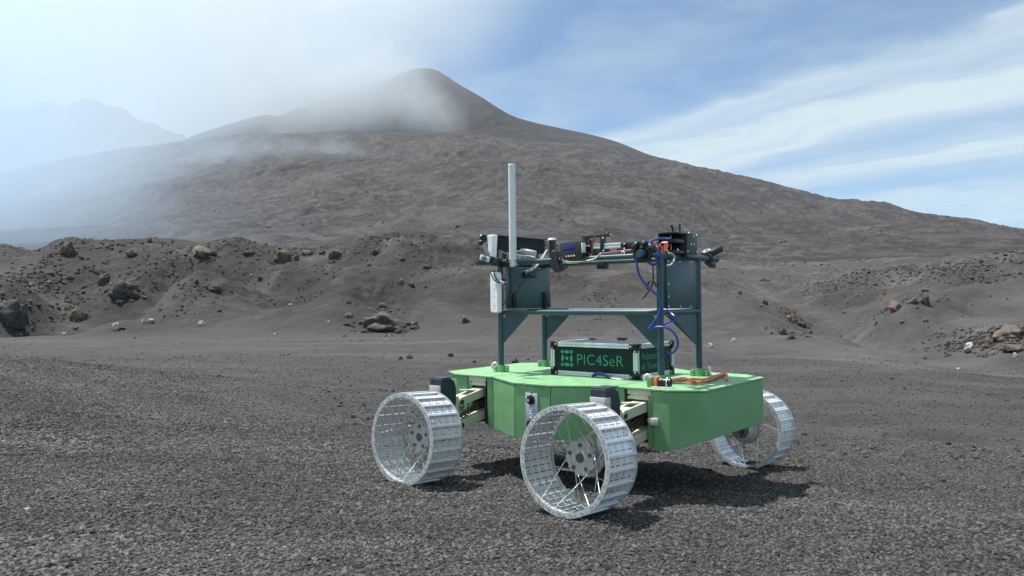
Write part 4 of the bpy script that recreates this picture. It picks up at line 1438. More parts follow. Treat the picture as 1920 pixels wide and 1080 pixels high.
def build_wheels():
    h = WHW / 2
    plate, prad = plate_mesh()
    proto = {}
    spots = [(0.0, h, 0.0, 4), (-WHL, h, -0.0148, 9), (0.0, WHT - h, -0.0267, 2), (-WHL, WHT - h, -0.0415, 13)]
    for wi, (u, v, z, spin) in enumerate(spots):
        far = wi >= 2
        c = REL.to_3x3() @ Vector((u, v, z)) + REL_T
        # the wheel's own y axis points to the inside of the rover
        m = UPD @ Matrix.Translation(c) @ REL @ (Matrix.Rotation(math.pi, 4, 'Z') if far else Matrix.Identity(4))
        wh = empty('wheel', rover, m)
        sp = Matrix.Rotation(R(spin), 4, 'Y')
        for i in range(24):
            o = bpy.data.objects.new('tread_plate', plate)
            COL.objects.link(o)
            o.parent = wh
            a = 2 * math.pi * (i + 0.5) / 24
            o.matrix_local = sp @ Matrix.Rotation(-a, 4, 'Y') @ Matrix.Translation((prad, 0, 0)) @ Matrix(((0, 0, 1, 0), (0, 1, 0, 0), (-1, 0, 0, 0), (0, 0, 0, 1)))
        if not proto:
            proto['rim'] = rim_mb(-h).build('rim', M['rim'], wh)
            proto['rim2'] = rim_mb(h - 0.004).build('rim', M['rim'], wh)
            mb = MB()
            for y, d in ((-h, -1), (h, 1)):
                for i in range(24):
                    for da, rr in ((-2.6, 0.287), (2.6, 0.287), (-5.2, 0.283)):
                        a = 2 * math.pi * i / 24 + R(da)
                        p = Vector((rr * math.cos(a), y, rr * math.sin(a)))
                        mb.cyl(p, p + Vector((0, d * 0.0030, 0)), 0.0030, seg=6)
            proto['bolts'] = mb.build('rim_bolts', M['motor'], wh, smooth=False)
            proto['bolts']['kind'] = 'stuff'
            # hub: notched front disc, drum, back flange
            yh = -h + 0.58 * WHW
            mb = MB()
            poly = []
            for i in range(80):
                a = 2 * math.pi * i / 80
                r = 0.098 if (i % 8) in (0, 1, 2, 3, 4) else 0.089
                poly.append((r * math.cos(a), r * math.sin(a)))
            fr = Matrix(((1, 0, 0, 0), (0, 0, 1, yh), (0, 1, 0, 0), (0, 0, 0, 1)))
            mb.prism(poly, 0.012, fr)
            mb.cyl((0, yh + 0.01, 0), (0, yh + 0.06, 0), 0.072, seg=32)
            mb.cyl((0, yh + 0.058, 0), (0, yh + 0.072, 0), 0.112, seg=40)
            proto['hub'] = mb.build('hub', M['hub'], wh)
            mb = MB().cyl((0, yh - 0.001, 0), (0, yh - 0.003, 0), 0.027, seg=24)  # raised dark discs paint the shade inside the hub holes
            for i in range(5):
                a = R(18 + 72 * i)
                mb.cyl((0.070 * math.cos(a), yh - 0.003, 0.070 * math.sin(a)), (0.070 * math.cos(a), yh + 0.001, 0.070 * math.sin(a)), 0.0125, seg=14)
            proto['hub_hole_shades'] = mb.build('hub_hole_shade_disc', M['motor'], wh)
            proto['hub_hole_shades']['kind'] = 'stuff'
            # motor drum on the inner side
            mb = MB().cyl((0, yh + 0.07, 0), (0, yh + 0.125, 0), 0.098, 0.092, seg=40).cyl((0, yh + 0.125, 0), (0, yh + 0.165, 0), 0.086, 0.066, seg=40)
            proto['motor'] = mb.build('hub_motor', M['lightgrey'], wh)
            mb = MB().cyl((0, yh + 0.165, 0), (0, yh + 0.225, 0), 0.060, 0.056, seg=32)
            proto['gear'] = mb.build('gearbox', M['motor'], wh)
            # spokes: thin crossed rods to both rims
            mb = MB().cyl((0, 0, 0), (0, 0, 1), 0.0027, seg=6)
            proto['spoke'] = mb.build('spoke', M['steel'], None)
            COL.objects.unlink(proto['spoke'])
            proto['yh'] = yh
        else:
            for k in ('rim', 'rim2', 'bolts', 'hub', 'hub_hole_shades', 'motor', 'gear'):
                share(proto[k], wh)
        yh = proto['yh']
        for side in (0, 1):
            for i in range(10):
                lean = 52 if i % 2 else -52
                a = 2 * math.pi * i / 10 + R(spin * 3 + 18 * side)
                b = a + R(lean) * 0.85
                yr, y0 = (-h + 0.006, yh + 0.002) if side == 0 else (h - 0.006, yh + 0.066)
                p0 = Vector((0.099 * math.cos(a), y0, 0.099 * math.sin(a)))
                p1 = Vector((0.279 * math.cos(b), yr, 0.279 * math.sin(b)))
                d = p1 - p0
                q = d.to_track_quat('Z', 'Y').to_matrix().to_4x4()
                share(proto['spoke'], wh, Matrix.Translation(p0) @ q @ Matrix.Diagonal((1, 1, d.length, 1)))
    # suspension: steering column, knuckle, two parallel arms, damper
    for s in (1, -1):
        for v in (-1, 1):
            u0 = s * 0.680
            f = 1 if s > 0 else -1
            lo = (0.0 if s > 0 else -0.025) if v < 0 else -0.105
            vo = 0.0 if s > 0 else 0.03
            # upright housing: navy shell with a light plate on the outer face
            poly = [(-1.000 + vo, 0.035 + lo), (-0.905 + vo, 0.035 + lo), (-0.868 + vo, 0.012 + lo), (-0.850 + vo, -0.040 + lo), (-0.850 + vo, -0.13 + lo), (-0.880 + vo, -0.185 + lo), (-1.000 + vo, -0.185 + lo)]
            poly = [(a * -v if v > 0 else a, b) for a, b in poly]
            fr = Matrix(((0, 0, 1, u0 - 0.055), (1, 0, 0, 0), (0, 1, 0, 0), (0, 0, 0, 1)))
            hs = part(MB().prism(poly, 0.110, fr), 'steering_housing', M['navy'], smooth=False, bevel=0.006)
            part(MB().box((u0, v * (1.004 - vo), -0.104 + lo), (0.104, 0.012, 0.185), bev=0.003).box((u0 + f * 0.050, v * (0.980 - vo), -0.104 + lo), (0.016, 0.044, 0.185), bev=0.003), 'housing_plate', M['lightgrey'], hs)
            part(MB().box((u0, v * (0.925 - vo), 0.038 + lo), (0.100, 0.14, 0.006), bev=0.002), 'housing_lid', M['navy'], hs)
            # steering shaft and bracket down to the hub motor
            part(MB().cyl((u0, v * (0.95 - vo), -0.18 + lo), (u0, v * (0.95 - vo), -0.30), 0.038, seg=20).box((u0, v * 0.93, -0.315), (0.10, 0.10, 0.075), bev=0.01), 'steering_bracket', M['cream'])
            # arms
            ai, ao, bi, bo = -0.107, -0.140 + lo * 1.2, -0.277, -0.318 + lo * 0.6
            for zi, zo, nm, hh in ((ai, ao, 'upper_arm', 0.062), (bi, bo, 'lower_arm', 0.056)):
                poly = [(-0.800 + vo, zo + hh / 2), (-0.43, zi + hh / 2), (-0.43, zi - hh / 2), (-0.800 + vo, zo - hh / 2), (-0.822 + vo, zo)]
                poly = [(a * -v if v > 0 else a, b) for a, b in poly]
                fr = Matrix(((0, 0, 1, u0 - 0.050), (1, 0, 0, 0), (0, 1, 0, 0), (0, 0, 0, 1)))
                arm = part(MB().prism(poly, 0.100, fr), nm, M['cream'], smooth=False, bevel=0.005)
                if nm == 'upper_arm':
                    part(MB().box((u0, v * 0.60, (ai + ao) / 2 + 0.034), (0.06, 0.22, 0.010), Euler((R(-5.5 * v * -1), 0, 0)).to_matrix(), bev=0.003), 'arm_cover', M['cream'], arm)
                for k in (1, -1):
                    part(MB().cyl((u0 + k * 0.050, v * (0.792 - vo), zo), (u0 + k * 0.056, v * (0.792 - vo), zo), 0.017, seg=16), 'pivot', M['black'], arm)
            part(MB().box((u0, v * (0.828 - vo), -0.225 + lo), (0.085, 0.040, 0.25), bev=0.008), 'knuckle', M['cream'])
            # damper with its spring between the arms
            p0, p1 = Vector((u0, v * (0.79 - vo), bo + 0.045)), Vector((u0, v * 0.43, ai - 0.075))
            dm = part(MB().cyl(p0, p1, 0.011, seg=12), 'damper', M['motor'])
            d = p1 - p0
            coil = []
            for i in range(120):
                t = i / 119
                a = t * 2 * math.pi * 9
                coil.append(p0 + d * (0.12 + 0.78 * t) + Vector((math.cos(a) * 0.022, 0, math.sin(a) * 0.022)))
            part(MB().tube(coil, 0.0045, 6, 0), 'spring', M['rust'], dm)
            part(MB().box((u0 - 0.02, v * 0.70, -0.215), (0.03, 0.05, 0.03), bev=0.004).cyl((u0 - 0.02, v * 0.70, -0.2), (u0 - 0.02, v * 0.70, -0.245), 0.018, seg=12), 'sensor', M['green'])


build_chassis()
build_frame()
build_wheels()


# ------------------------------------------------------------------ things bolted to, hung on or lying on the rover
def thing(name, label, cat, loc, rotz=0.0, group=None, rot=None):
    m = BODY @ Matrix.Translation(loc) @ (rot if rot is not None else Matrix.Rotation(R(rotz), 4, 'Z'))
    return empty(name, None, m, label, cat, group)


def solo(mb, name, material, label, cat, loc=(0, 0, 0), rot=None, group=None, **k):
    o = mb.build(name, material, None, **k)
    o.matrix_world = BODY @ Matrix.Translation(loc) @ (rot if rot is not None else Matrix.Identity(4))
    o['label'] = label
    o['category'] = cat
    if group:
        o['group'] = group
    return o


def profile_mb(length, s=0.030):
    """slotted aluminium extrusion along x"""
    a, b, d = s / 2, 0.0042, 0.0065
    q = [(-a, -a), (-b, -a), (-b, -a + d), (b, -a + d), (b, -a), (a, -a)]
    poly = []
    for k in range(4):
        c, sn = math.cos(k * math.pi / 2), math.sin(k * math.pi / 2)
        poly += [(x * c - y * sn, x * sn + y * c) for x, y in q[:-1]]
    fr = Matrix(((0, 0, 1, -length / 2), (1, 0, 0, 0), (0, 1, 0, 0), (0, 0, 0, 1)))
    return MB().prism(poly, length, fr)


def build_case():
    L, W, H, s = 0.726, 0.520, 0.236, 0.030
    t = thing('equipment_case', 'long dark case in an aluminium profile frame with green lettering, on the deck', 'case', (0.095, 0.068, 0.001))
    rz, ry = Matrix.Rotation(R(90), 4, 'Z'), Matrix.Rotation(R(90), 4, 'Y')
    px, py, pz = profile_mb(L - 2 * s), profile_mb(W - 2 * s), profile_mb(H - 2 * s)
    ox = px.build('profile', M['alu'], t, smooth=False)
    oy = py.build('profile', M['alu'], t, smooth=False)
    oz = pz.build('profile', M['alu'], t, smooth=False)
    fx, fy, fz = [], [], []
    for a in (-1, 1):
        for z in (s / 2, H - s / 2):
            fx.append(Matrix.Translation((0, a * (W / 2 - s / 2), z)))
            fy.append(Matrix.Translation((a * (L / 2 - s / 2), 0, z)) @ rz)
        for b in (-1, 1):
            fz.append(Matrix.Translation((a * (L / 2 - s / 2), b * (W / 2 - s / 2), H / 2)) @ ry)
    for o, ms in ((ox, fx), (oy, fy), (oz, fz)):
        o.matrix_local = ms[0]
        for m in ms[1:]:
            share(o, t, m)
    # corner brackets
    proto = None
    for a in (-1, 1):
        for b in (-1, 1):
            for z in (0, 1):
                mb = MB()
                S = Vector((a, b, 1 if z else -1))
                c = Vector((a * L / 2, b * W / 2, H if z else 0.0))
                for ax in range(3):
                    sz = [0.034] * 3
                    sz[ax] = 0.066 if ax < 2 else 0.060
                    ctr = c - Vector((S[i] * (sz[i] / 2 - 0.003) for i in range(3)))
                    mb.box(ctr, sz, bev=0.005)
                br = mb.build('corner_bracket', M['black'], t)
                mb = MB()
                for ax in range(3):
                    for k in range(3):
                        if k == ax:
                            continue
                        p = c.copy()
                        n = Vector((0, 0, 0))
                        n[ax] = S[ax]
                        for q in range(3):
                            if q == ax:
                                p[q] += S[q] * 0.003
                            elif q == k:
                                p[q] -= S[q] * 0.048
                            else:
                                p[q] -= S[q] * 0.014
                        mb.cyl(p, p + n * 0.0025, 0.0062, seg=10)
                mb.build('screw', M['white'], br)['kind'] = 'stuff'
    # infill panels and lid
    MB().box((0, -W / 2 + 0.012, H / 2), (L - 2 * s + .004, 0.006, H - 2 * s + .004)).build('side_panel', M['panel'], t, smooth=False)
    MB().box((0, W / 2 - 0.012, H / 2), (L - 2 * s + .004, 0.006, H - 2 * s + .004)).build('side_panel', M['panel'], t, smooth=False)
    MB().box((L / 2 - 0.012, 0, H / 2), (0.006, W - 2 * s + .004, H - 2 * s + .004)).build('end_panel', M['panel'], t, smooth=False)
    MB().box((-L / 2 + 0.012, 0, H / 2), (0.006, W - 2 * s + .004, H - 2 * s + .004)).build('end_panel', M['panel'], t, smooth=False)
    lid = MB().box((0, 0, H - 0.010), (L - 2 * s + .004, W - 2 * s + .004, 0.006)).build('lid', M['lid'], t, smooth=False)
    MB().box((-0.06, W / 2 - 0.02, H + 0.006), (0.07, 0.035, 0.016), bev=0.003).build('hinge', M['black'], lid)
    # emblem and lettering on the long side
    fr = Matrix(((1, 0, 0, 0), (0, 0, -1, -W / 2 + 0.0085), (0, 1, 0, 0), (0, 0, 0, 1)))
    mb = MB()

    def oval(cx_, cz_, rx, rz_):
        mb.prism([(cx_ + rx * math.cos(2 * math.pi * i / 28), cz_ + rz_ * math.sin(2 * math.pi * i / 28)) for i in range(28)], 0.0012, fr)

    def lens(cx_, cz_, L_, w_, vert, cut):
        pts = []
        for i in range(15):
            q = -1 + 2 * i / 14
            pts.append((q * L_, w_ * (1 - q * q)))
        for i in range(13, 0, -1):
            q = -1 + 2 * i / 14
            pts.append((q * L_, -w_ * cut * (1 - q * q)))
        pts = [(cx_ + (b if vert else a), cz_ + (a if vert else b)) for a, b in pts]
        mb.prism(pts, 0.0012, fr)
    ex, ez, g, gz = -0.224, H / 2 + 0.003, 0.041, 0.047
    for a in (-1, 1):
        for b in (-1, 1):
            oval(ex + a * g, ez + b * gz, 0.0128, 0.0128)
    oval(ex, ez, 0.0128, 0.0128)
    for b in (-1, 1):
        lens(ex, ez + b * gz * 0.98, 0.026, 0.013, False, 1.0)
        lens(ex + b * g * 0.94, ez, 0.029, 0.012, True, 1.0)
    mb.build('emblem', M['print'], t, smooth=False)
    text_mesh('lettering', 'PIC4SeR', 0.108, M['print'], t, fr @ Matrix.Translation((-0.142, H / 2 - 0.037, 0.0)), spacing=1.05, offset=-0.0012)
    fe = Matrix(((0, 0, 1, L / 2 - 0.0085), (1, 0, 0, 0), (0, 1, 0, 0), (0, 0, 0, 1)))
    text_mesh('lettering', 'Politecnico\ndi Torino', 0.066, M['print'], t, fe @ Matrix.Translation((-0.185, H / 2 + 0.010, 0.0)), spacing=1.0)


def rounded_slab(w, h, d, r, taper=1.0, bev=0.006):
    """upright slab facing -y, w wide, h tall from z = 0, d thick"""
    pts = []
    for cx_, cz_, a0 in ((w / 2 - r, h - r, 0), (-w / 2 + r, h - r, 90), (-w / 2 * taper + r, r, 180), (w / 2 * taper - r, r, 270)):
        for k in range(7):
            a = R(a0 + 15 * k)
            pts.append((cx_ + r * math.cos(a), cz_ + r * math.sin(a)))
    fr = Matrix(((1, 0, 0, 0), (0, 0, -1, d / 2), (0, 1, 0, 0), (0, 0, 0, 1)))
    return MB().prism(pts, d, fr)


def build_aerials():
    # tall white rod
    b = hit(962.5, 487, 1, -PV - 0.03)
    t = thing('rod_antenna', 'tall white rod antenna standing up from the left end of the frame', 'antenna', (b.x, -PV - 0.035, ZT - 0.01))
    mb = MB().cyl((0, 0, 0.028), (0, 0, 0.735), 0.0275, 0.0265, seg=28)
    mb.build('mast', M['rod'], t)
    MB().cyl((0, 0, 0.733), (0, 0, 0.748), 0.0285, 0.026, seg=28).build('cap', M['white'], t)
    MB().cyl((0, 0, -0.02), (0, 0, 0.03), 0.022, seg=20).box((0, 0.025, 0.005), (0.05, 0.05, 0.03), bev=0.004).build('mount', M['galv'], t)
    # upper flat aerial
    c = hit(923.5, 463, 1, -0.36)
    t = thing('panel_antenna', 'short white panel antenna with tapered foot beside the black finned bar', 'antenna', (c.x, -0.36, 0.868), rotz=-8)
    rounded_slab(0.070, 0.172, 0.045, 0.010, 0.62).build('shell', M['white'], t, bevel=0.005)
    MB().box((0, 0.035, 0.03), (0.03, 0.03, 0.05), bev=0.003).build('mount', M['black'], t)
    # lower radio
    c = hit(930, 547, 1, -0.335)
    t = thing('radio_panel', 'long white rounded radio unit hanging outside the left posts below the camera', 'antenna', (c.x, -0.335, 0.452), rotz=-14)
    sh = rounded_slab(0.104, 0.306, 0.040, 0.022).build('shell', M['white'], t, bevel=0.008)
    mb = MB()
    for z, w in ((0.178, 0.020), (0.055, 0.030)):
        mb.box((0.004, -0.0206, z), (w, 0.0008, 0.004))
    for z, r in ((0.120, 0.006), (0.036, 0.005)):
        mb.cyl((0.004, -0.0200, z), (0.004, -0.0210, z), r, seg=16)
    mb.build('mark', M['greywire'], t, smooth=False)
    MB().box((0.01, 0.04, 0.24), (0.05, 0.05, 0.05), bev=0.004).cyl((-0.02, 0.0, 0.30), (-0.02, 0.0, 0.33), 0.004, seg=8).cyl((0.035, 0.0, 0.30), (0.035, 0.0, 0.33), 0.005, seg=8).build('mount', M['black'], t)


def build_left_end():
    # black finned bar
    t = thing('finned_light_bar', 'black finned bar across the left end of the frame behind the rod antenna', 'light bar', (-PU - 0.03, -0.01, 0.93))
    body = MB().box((0.01, 0, 0.055), (0.05, 0.60, 0.125), bev=0.012).build('housing', M['black'], t)
    proto = None
    for i in range(8):
        m = Matrix.Translation((0.045, 0, 0.004 + i * 0.0145))
        if proto is None:
            proto = MB().box((0, 0, 0), (0.030, 0.585, 0.0050)).build('fin', M['black'], t, smooth=False)
            proto.matrix_local = m
        else:
            share(proto, t, m)
    MB().box((0.02, -0.2, -0.05), (0.02, 0.03, 0.10)).box((0.02, 0.2, -0.05), (0.02, 0.03, 0.10)).build('bracket', M['black'], t, smooth=False)
    # cylinder sensor
    t = thing('cylinder_sensor', 'black upright cylinder with a silver cap near the left end of the far rail', 'sensor', (-PU + 0.02, 0.366, ZT + 0.02))
    MB().cyl((0, 0, 0.0), (0, 0, 0.196), 0.030, 0.030, seg=24).box((0.0, -0.02, 0.02), (0.06, 0.06, 0.04), bev=0.004).build('housing', M['darkgrey'], t)
    MB().cyl((0, 0, 0.190), (0, 0, 0.208), 0.038, 0.030, seg=24).build('cap', M['alu'], t)
    # camera on the near end of the left cross tube
    c = hit(912, 485, 1, -0.575)
    t = thing('camera', 'small silver faced camera tilted on the left end of the frame', 'camera', (c.x, c.y, c.z), rot=Matrix.Rotation(R(10), 4, 'Z') @ Matrix.Rotation(R(16), 4, 'Y'))
    MB().box((0, 0, 0), (0.120, 0.045, 0.055), bev=0.012).build('housing', M['black'], t)
    MB().box((0, -0.024, 0), (0.085, 0.006, 0.040), bev=0.004).build('face', M['alu'], t)
    MB().cyl((0, -0.024, 0), (0, -0.036, 0), 0.019, seg=20).build('lens', M['lens'], t)
    MB().torus((0, -0.034, 0), (0, 1, 0), 0.0115, 0.0025, 20, 6).build('lens_ring', M['alu'], t)
    # clamp arm with the round head
    a = hit(905, 489, 0, -PU - 0.02)
    b = hit(906, 447, 0, -PU - 0.02)
    t = thing('clamp_arm', 'black and grey jointed arm with round head rising beside the short panel antenna', 'clamp arm', (0, 0, 0))
    lo = hit(918, 480, 0, -PU - 0.02)
    mid = hit(902, 455, 0, -PU - 0.02)
    MB().cyl(lo, mid, 0.016, seg=12).build('arm', M['lightgrey'], t)
    MB().torus(b, (1, -0.4, 0.2), 0.021, 0.012, 20, 8).ball(b, 0.016).ball(mid, 0.022).build('round_head', M['black'], t)
    MB().ball(hit(898, 493, 0, -PU), 0.024, scale=(1, 1, 0.9)).cyl(hit(898, 493, 0, -PU), hit(925, 492, 0, -PU), 0.018, seg=12).ball(hit(928, 487, 0, -PU - .03), 0.022).box(hit(938, 492, 0, -PU), (0.06, 0.05, 0.05), bev=0.012).build('clamp', M['darkgrey'], t)
    # wraps of black cable round the joint
    t = MB()
    c = Vector((-PU, -PV, ZT))
    for i in range(5):
        t.torus(c + Vector((0.020 + 0.013 * i, -0.002, 0.003 * (i % 2))), (1, 0.15 * (i % 3), 0.1), 0.027, 0.0065, 18, 6)
    t.ball(c + Vector((0.0, -0.02, 0.02)), 0.030, scale=(1, 0.9, 0.8))
    solo(t, 'cable_wrap', M['black'], 'black cable wound tightly round the left end of the near top rail', 'cable')
    # loose grey wiring behind the rod
    t = MB()
    W1 = [(965, 472, -.2), (990, 470, -.25), (1006, 486, -.2), (1000, 500, -.1), (985, 512, -.1)]
    for pts in (W1, [(985, 512, -.1), (1000, 505, -.15), (1012, 488, 0), (1024, 470, .15)], [(978, 510, -.1), (1002, 503, -.15), (1016, 486, 0), (1026, 468, .1)],
                [(935, 468, -.3), (950, 476, -.25), (968, 478, -.2), (990, 482, -.15)], [(1023, 495, .27), (1024, 515, .27), (1020, 540, .27)]):
        t.tube([hit(x, y, 1, v) for x, y, v in pts], 0.0045, 7, 6)
    solo(t, 'grey_cables', M['greywire'], 'grey cables sagging over the left end box behind the rod antenna', 'cables')
    t = MB().tube([hit(x, y, 1, -0.16) for x, y in ((962, 474), (968, 476), (975, 484), (984, 480), (1000, 482), (1008, 488))], 0.005, 7, 6)
    solo(t, 'teal_cable', M['tealwire'], 'thin teal cable looping behind the foot of the rod antenna', 'cable')
    t = MB().box((0, 0, 0), (0.12, 0.08, 0.055), Euler((0, R(14), R(12))).to_matrix(), bev=0.012)
    solo(t, 'connector_box', M['lightgrey'], 'pale connector box among the cables right of the rod antenna', 'connector', loc=hit(990, 474, 1, -0.02))
    t = MB()
    for pts in ([(925, 510), (930, 522), (943, 529), (950, 530)], [(920, 512), (928, 526), (945, 533)], [(970, 525), (972, 540), (960, 552), (945, 570), (937, 588)], [(982, 527), (972, 540), (965, 548)]):
        t.tube([hit(x, y, 1, -0.37 if pts[0][0] < 960 else -0.30) for x, y in pts], 0.0045, 6, 6)
    solo(t, 'black_cables', M['black'], 'thin black cables curling from the long white radio unit over the left end box', 'cables')


def build_top_gear():
    # display unit
    c = hit(1073, 487, 1, -PV - 0.02)
    t = thing('display_unit', 'dark box with small blue screen and four white dots on the near top rail', 'display unit', (c.x, -PV - 0.01, ZT + 0.002), rot=Matrix.Rotation(R(-2), 4, 'Y'))
    MB().box((0, 0, 0.062), (0.195, 0.055, 0.120), bev=0.006).build('housing', M['darkgrey'], t)
    MB().box((-0.012, -0.0285, 0.082), (0.104, 0.003, 0.038), bev=0.001).build('screen', M['screen'], t)
    for i in range(4):
        MB().cyl((-0.036 + 0.022 * i, -0.027, 0.022), (-0.036 + 0.022 * i, -0.031, 0.022), 0.0062, seg=12).build('led', M['white'], t)
    MB().box((0.100, -0.01, 0.072), (0.010, 0.04, 0.07), bev=0.002).build('side_plate', M['alu'], t)
    # clamp between the two rails
    a = hit(1052, 490, 1, -PV)
    poly = [(-0.035, 0.07), (0.0, 0.07), (0.03, -0.03), (0.05, -0.07), (0.0, -0.09), (-0.04, -0.05)]
    fr = Matrix(((1, 0, 0, 0), (0, 0, 1, -0.035), (0, 1, 0, 0), (0, 0, 0, 1)))
    solo(MB().prism(poly, 0.06, fr), 'rail_clamp', M['black'], 'black wedge shaped clamp on the near top rail left of the display unit', 'clamp', loc=(a.x - 0.03, -PV, ZT), bevel=0.006)
    b = hit(1130, 498, 1, PV)
    solo(MB().box((0, 0, -0.02), (0.075, 0.06, 0.06), bev=0.005), 'rail_block', M['black'], 'black block under the middle of the far top rail', 'clamp', loc=(b.x, PV, ZT))
    # profile rack
    c = hit(1110, 487, 1, -0.20)
    t = thing('sensor_rack', 'rack of bright aluminium profiles with black brackets and overhead beam on the frame top', 'rack', (0, 0, 0))
    V0 = -0.20

    def P(x, y, v=V0):
        return hit(x, y, 1, v)
    for y in (458.5, 464.0):
        a, b = P(1111, y + 1.0), P(1169, y - 1.2)
        MB().box((a + b) / 2, ((b - a).length, 0.022, 0.019), Euler((0, -math.atan2(b.z - a.z, b.x - a.x), 0)).to_matrix(), bev=0.002).build('profile', M['alu'], t)
    a, b = P(1090, 483), P(1186, 478)
    MB().box((a + b) / 2 + Vector((0, 0.03, 0)), ((b - a).length, 0.09, 0.028), Euler((0, -math.atan2(b.z - a.z, b.x - a.x), 0)).to_matrix(), bev=0.003).build('base_bar', M['darkgrey'], t)
    for x, y0, y1, w in ((1099, 447, 480, 0.035), (1131, 444, 476, 0.022), (1170, 455, 476, 0.026), (1107, 450, 478, 0.030)):
        a, b = P(x, y0), P(x, y1)
        MB().box((a + b) / 2, (w, 0.05, (a - b).length), bev=0.003).build('bracket', M['black'], t)
    a, b = P(1093, 445), P(1143, 440.5)
    bm_ = MB().box((a + b) / 2, ((b - a).length, 0.035, 0.018), Euler((0, -math.atan2(b.z - a.z, b.x - a.x), 0)).to_matrix(), bev=0.003)
    beam = bm_.build('overhead_beam', M['darkgrey'], t)
    MB().cyl(P(1140, 441), P(1148, 440.5), 0.008, 0.003, seg=10).ball(P(1139, 437.5), 0.013, scale=(1.2, 1, 0.8)).build('beam_tip', M['black'], beam)
    mb = MB()
    for x, y in ((1100, 461), (1105, 461), (1131, 446), (1132, 470), (1171, 457), (1171, 466)):
        p = P(x, y, V0 - 0.027)
        mb.cyl(p, p + Vector((0, -0.006, 0)), 0.006, seg=10)
    mb.build('screw', M['white'], t)['kind'] = 'stuff'
    p = P(1120, 472)
    MB().box(p + Vector((0, 0.03, 0)), (0.13, 0.07, 0.05), bev=0.004).build('module', M['motor'], t)
    # black box at the right of the rack
    p = hit(1196, 470, 1, -0.05)
    solo(MB().box((0, 0, 0.02), (0.22, 0.20, 0.075), bev=0.005), 'black_box', M['darkgrey'], 'plain black box between the profile rack and the router on the frame top', 'box', loc=p)
    # red power wires
    mb = MB()
    for pts in ([(1117, 433), (1115, 445), (1111, 458), (1110, 476)], [(1095, 477), (1102, 474), (1108, 478), (1112, 474)], [(1052, 462), (1045, 465), (1044, 475), (1050, 483)]):
        mb.tube([hit(x, y, 1, -0.25) for x, y in pts], 0.0045, 6, 6)
    for k in range(3):
        mb.tube([hit(x, y + k * 1.2, 1, -0.25) for x, y in ((1128, 475), (1146, 473), (1165, 470), (1185, 468))], 0.0035, 6, 5)
    mb.tube([hit(x, y, 1, -0.31) for x, y in ((1052, 482), (1062, 490), (1085, 491), (1105, 489), (1118, 484), (1126, 476))], 0.0036, 6, 6)
    solo(mb, 'red_wires', M['redwire'], 'red wires running along the profile rack and past the display unit', 'wires')
    mb = MB()
    for k in (0, 1.6):
        mb.tube([hit(x, y + k, 1, -0.305) for x, y in ((1100, 489), (1112, 486), (1120, 481), (1127, 474))], 0.0042, 6, 6)
    mb.tube([hit(x, y, 1, -0.305) for x, y in ((1053, 483), (1057, 490), (1066, 493), (1085, 492))], 0.0042, 6, 6)
    mb.torus(hit(1168, 475.5, 1, -0.27), (0.2, 1, 0), 0.014, 0.0042, 20, 6)
    solo(mb, 'white_wires', M['white'], 'thin white wires looping under the display unit and profile rack', 'wires')
    # pipe clamp with two pads on the near end of the right cross tube
    t = thing('pipe_clamp', 'black padded clamp gripping the near end of the right cross tube', 'clamp', (PU, -0.44, ZT))
    MB().torus((0, -0.02, 0), (0, 1, 0), 0.040, 0.017, 24, 8).build('ring', M['black'], t)
    for k, (du, dz, rz_) in enumerate(((-0.060, 0.050, 35), (0.005, 0.062, -10), (0.055, 0.035, -35))):
        MB().ball((0, 0, 0), 0.030, 16, (0.75, 1.1, 1.25 if k != 1 else 0.8)).build('pad', M['black'], t).matrix_local = Matrix.Translation((du, -0.02, dz)) @ Matrix.Rotation(R(rz_), 4, 'Y')
    MB().box((-0.075, 0.0, -0.005), (0.03, 0.03, 0.10), Euler((0, R(-18), 0)).to_matrix(), bev=0.008).build('lever', M['black'], t)
    # camera on the far end
    c = hit(1333, 474, 0, PU)
    t = thing('camera', 'black camera with silver rings on the far right end of the cross tube', 'camera', (PU, c.y, c.z), rot=Matrix.Rotation(R(25), 4, 'X') @ Matrix.Rotation(R(-25), 4, 'Z'))
    MB().box((0, 0.03, 0.0), (0.06, 0.13, 0.045), bev=0.010).build('housing', M['black'], t)
    MB().cyl((0.0, -0.065, 0.0), (0, -0.035, 0.004), 0.031, seg=22).cyl((0, -0.03, 0.03), (0, -0.03, 0.012), 0.024, seg=20).build('lens_barrel', M['darkgrey'], t)
    MB().torus((0, -0.06, 0.0), (0, 1, 0), 0.030, 0.005, 22, 6).torus((0, -0.03, 0.03), (0, 0, 1), 0.022, 0.004, 22, 6).build('ring', M['alu'], t)
    t = MB().torus((PU, 0.44, ZT), (0, 1, 0), 0.027, 0.012, 22, 8).box((PU, 0.47, ZT - 0.035), (0.05, 0.10, 0.035), Euler((R(-18), 0, 0)).to_matrix(), bev=0.008).ball((PU, 0.405, ZT + 0.03), 0.020)
    solo(t, 'pipe_clamp', M['black'], 'black clamp holding the far camera on the right cross tube', 'clamp')
    # router
    t = thing('router', 'dark sheet metal router box with two stick antennas above the right end panel', 'router', (PU, 0.0, ZT + 0.012))
    MB().box((0.0, 0.075, 0.070), (0.120, 0.150, 0.150), bev=0.004).build('housing', M['darkgrey'], t)
    MB().box((-0.01, -0.08, 0.012), (0.120, 0.17, 0.020), bev=0.003).box((-0.01, -0.075, 0.138), (0.130, 0.165, 0.012), bev=0.003).box((-0.066, -0.08, 0.075), (0.006, 0.16, 0.115)).box((0.0, -0.075, 0.085), (0.10, 0.15, 0.025), bev=0.003).build('tray', M['black'], t)
    MB().box((0.0, 0.08, -0.012), (0.130, 0.17, 0.022), bev=0.003).build('foot', M['teal'], t)
    mb = MB()
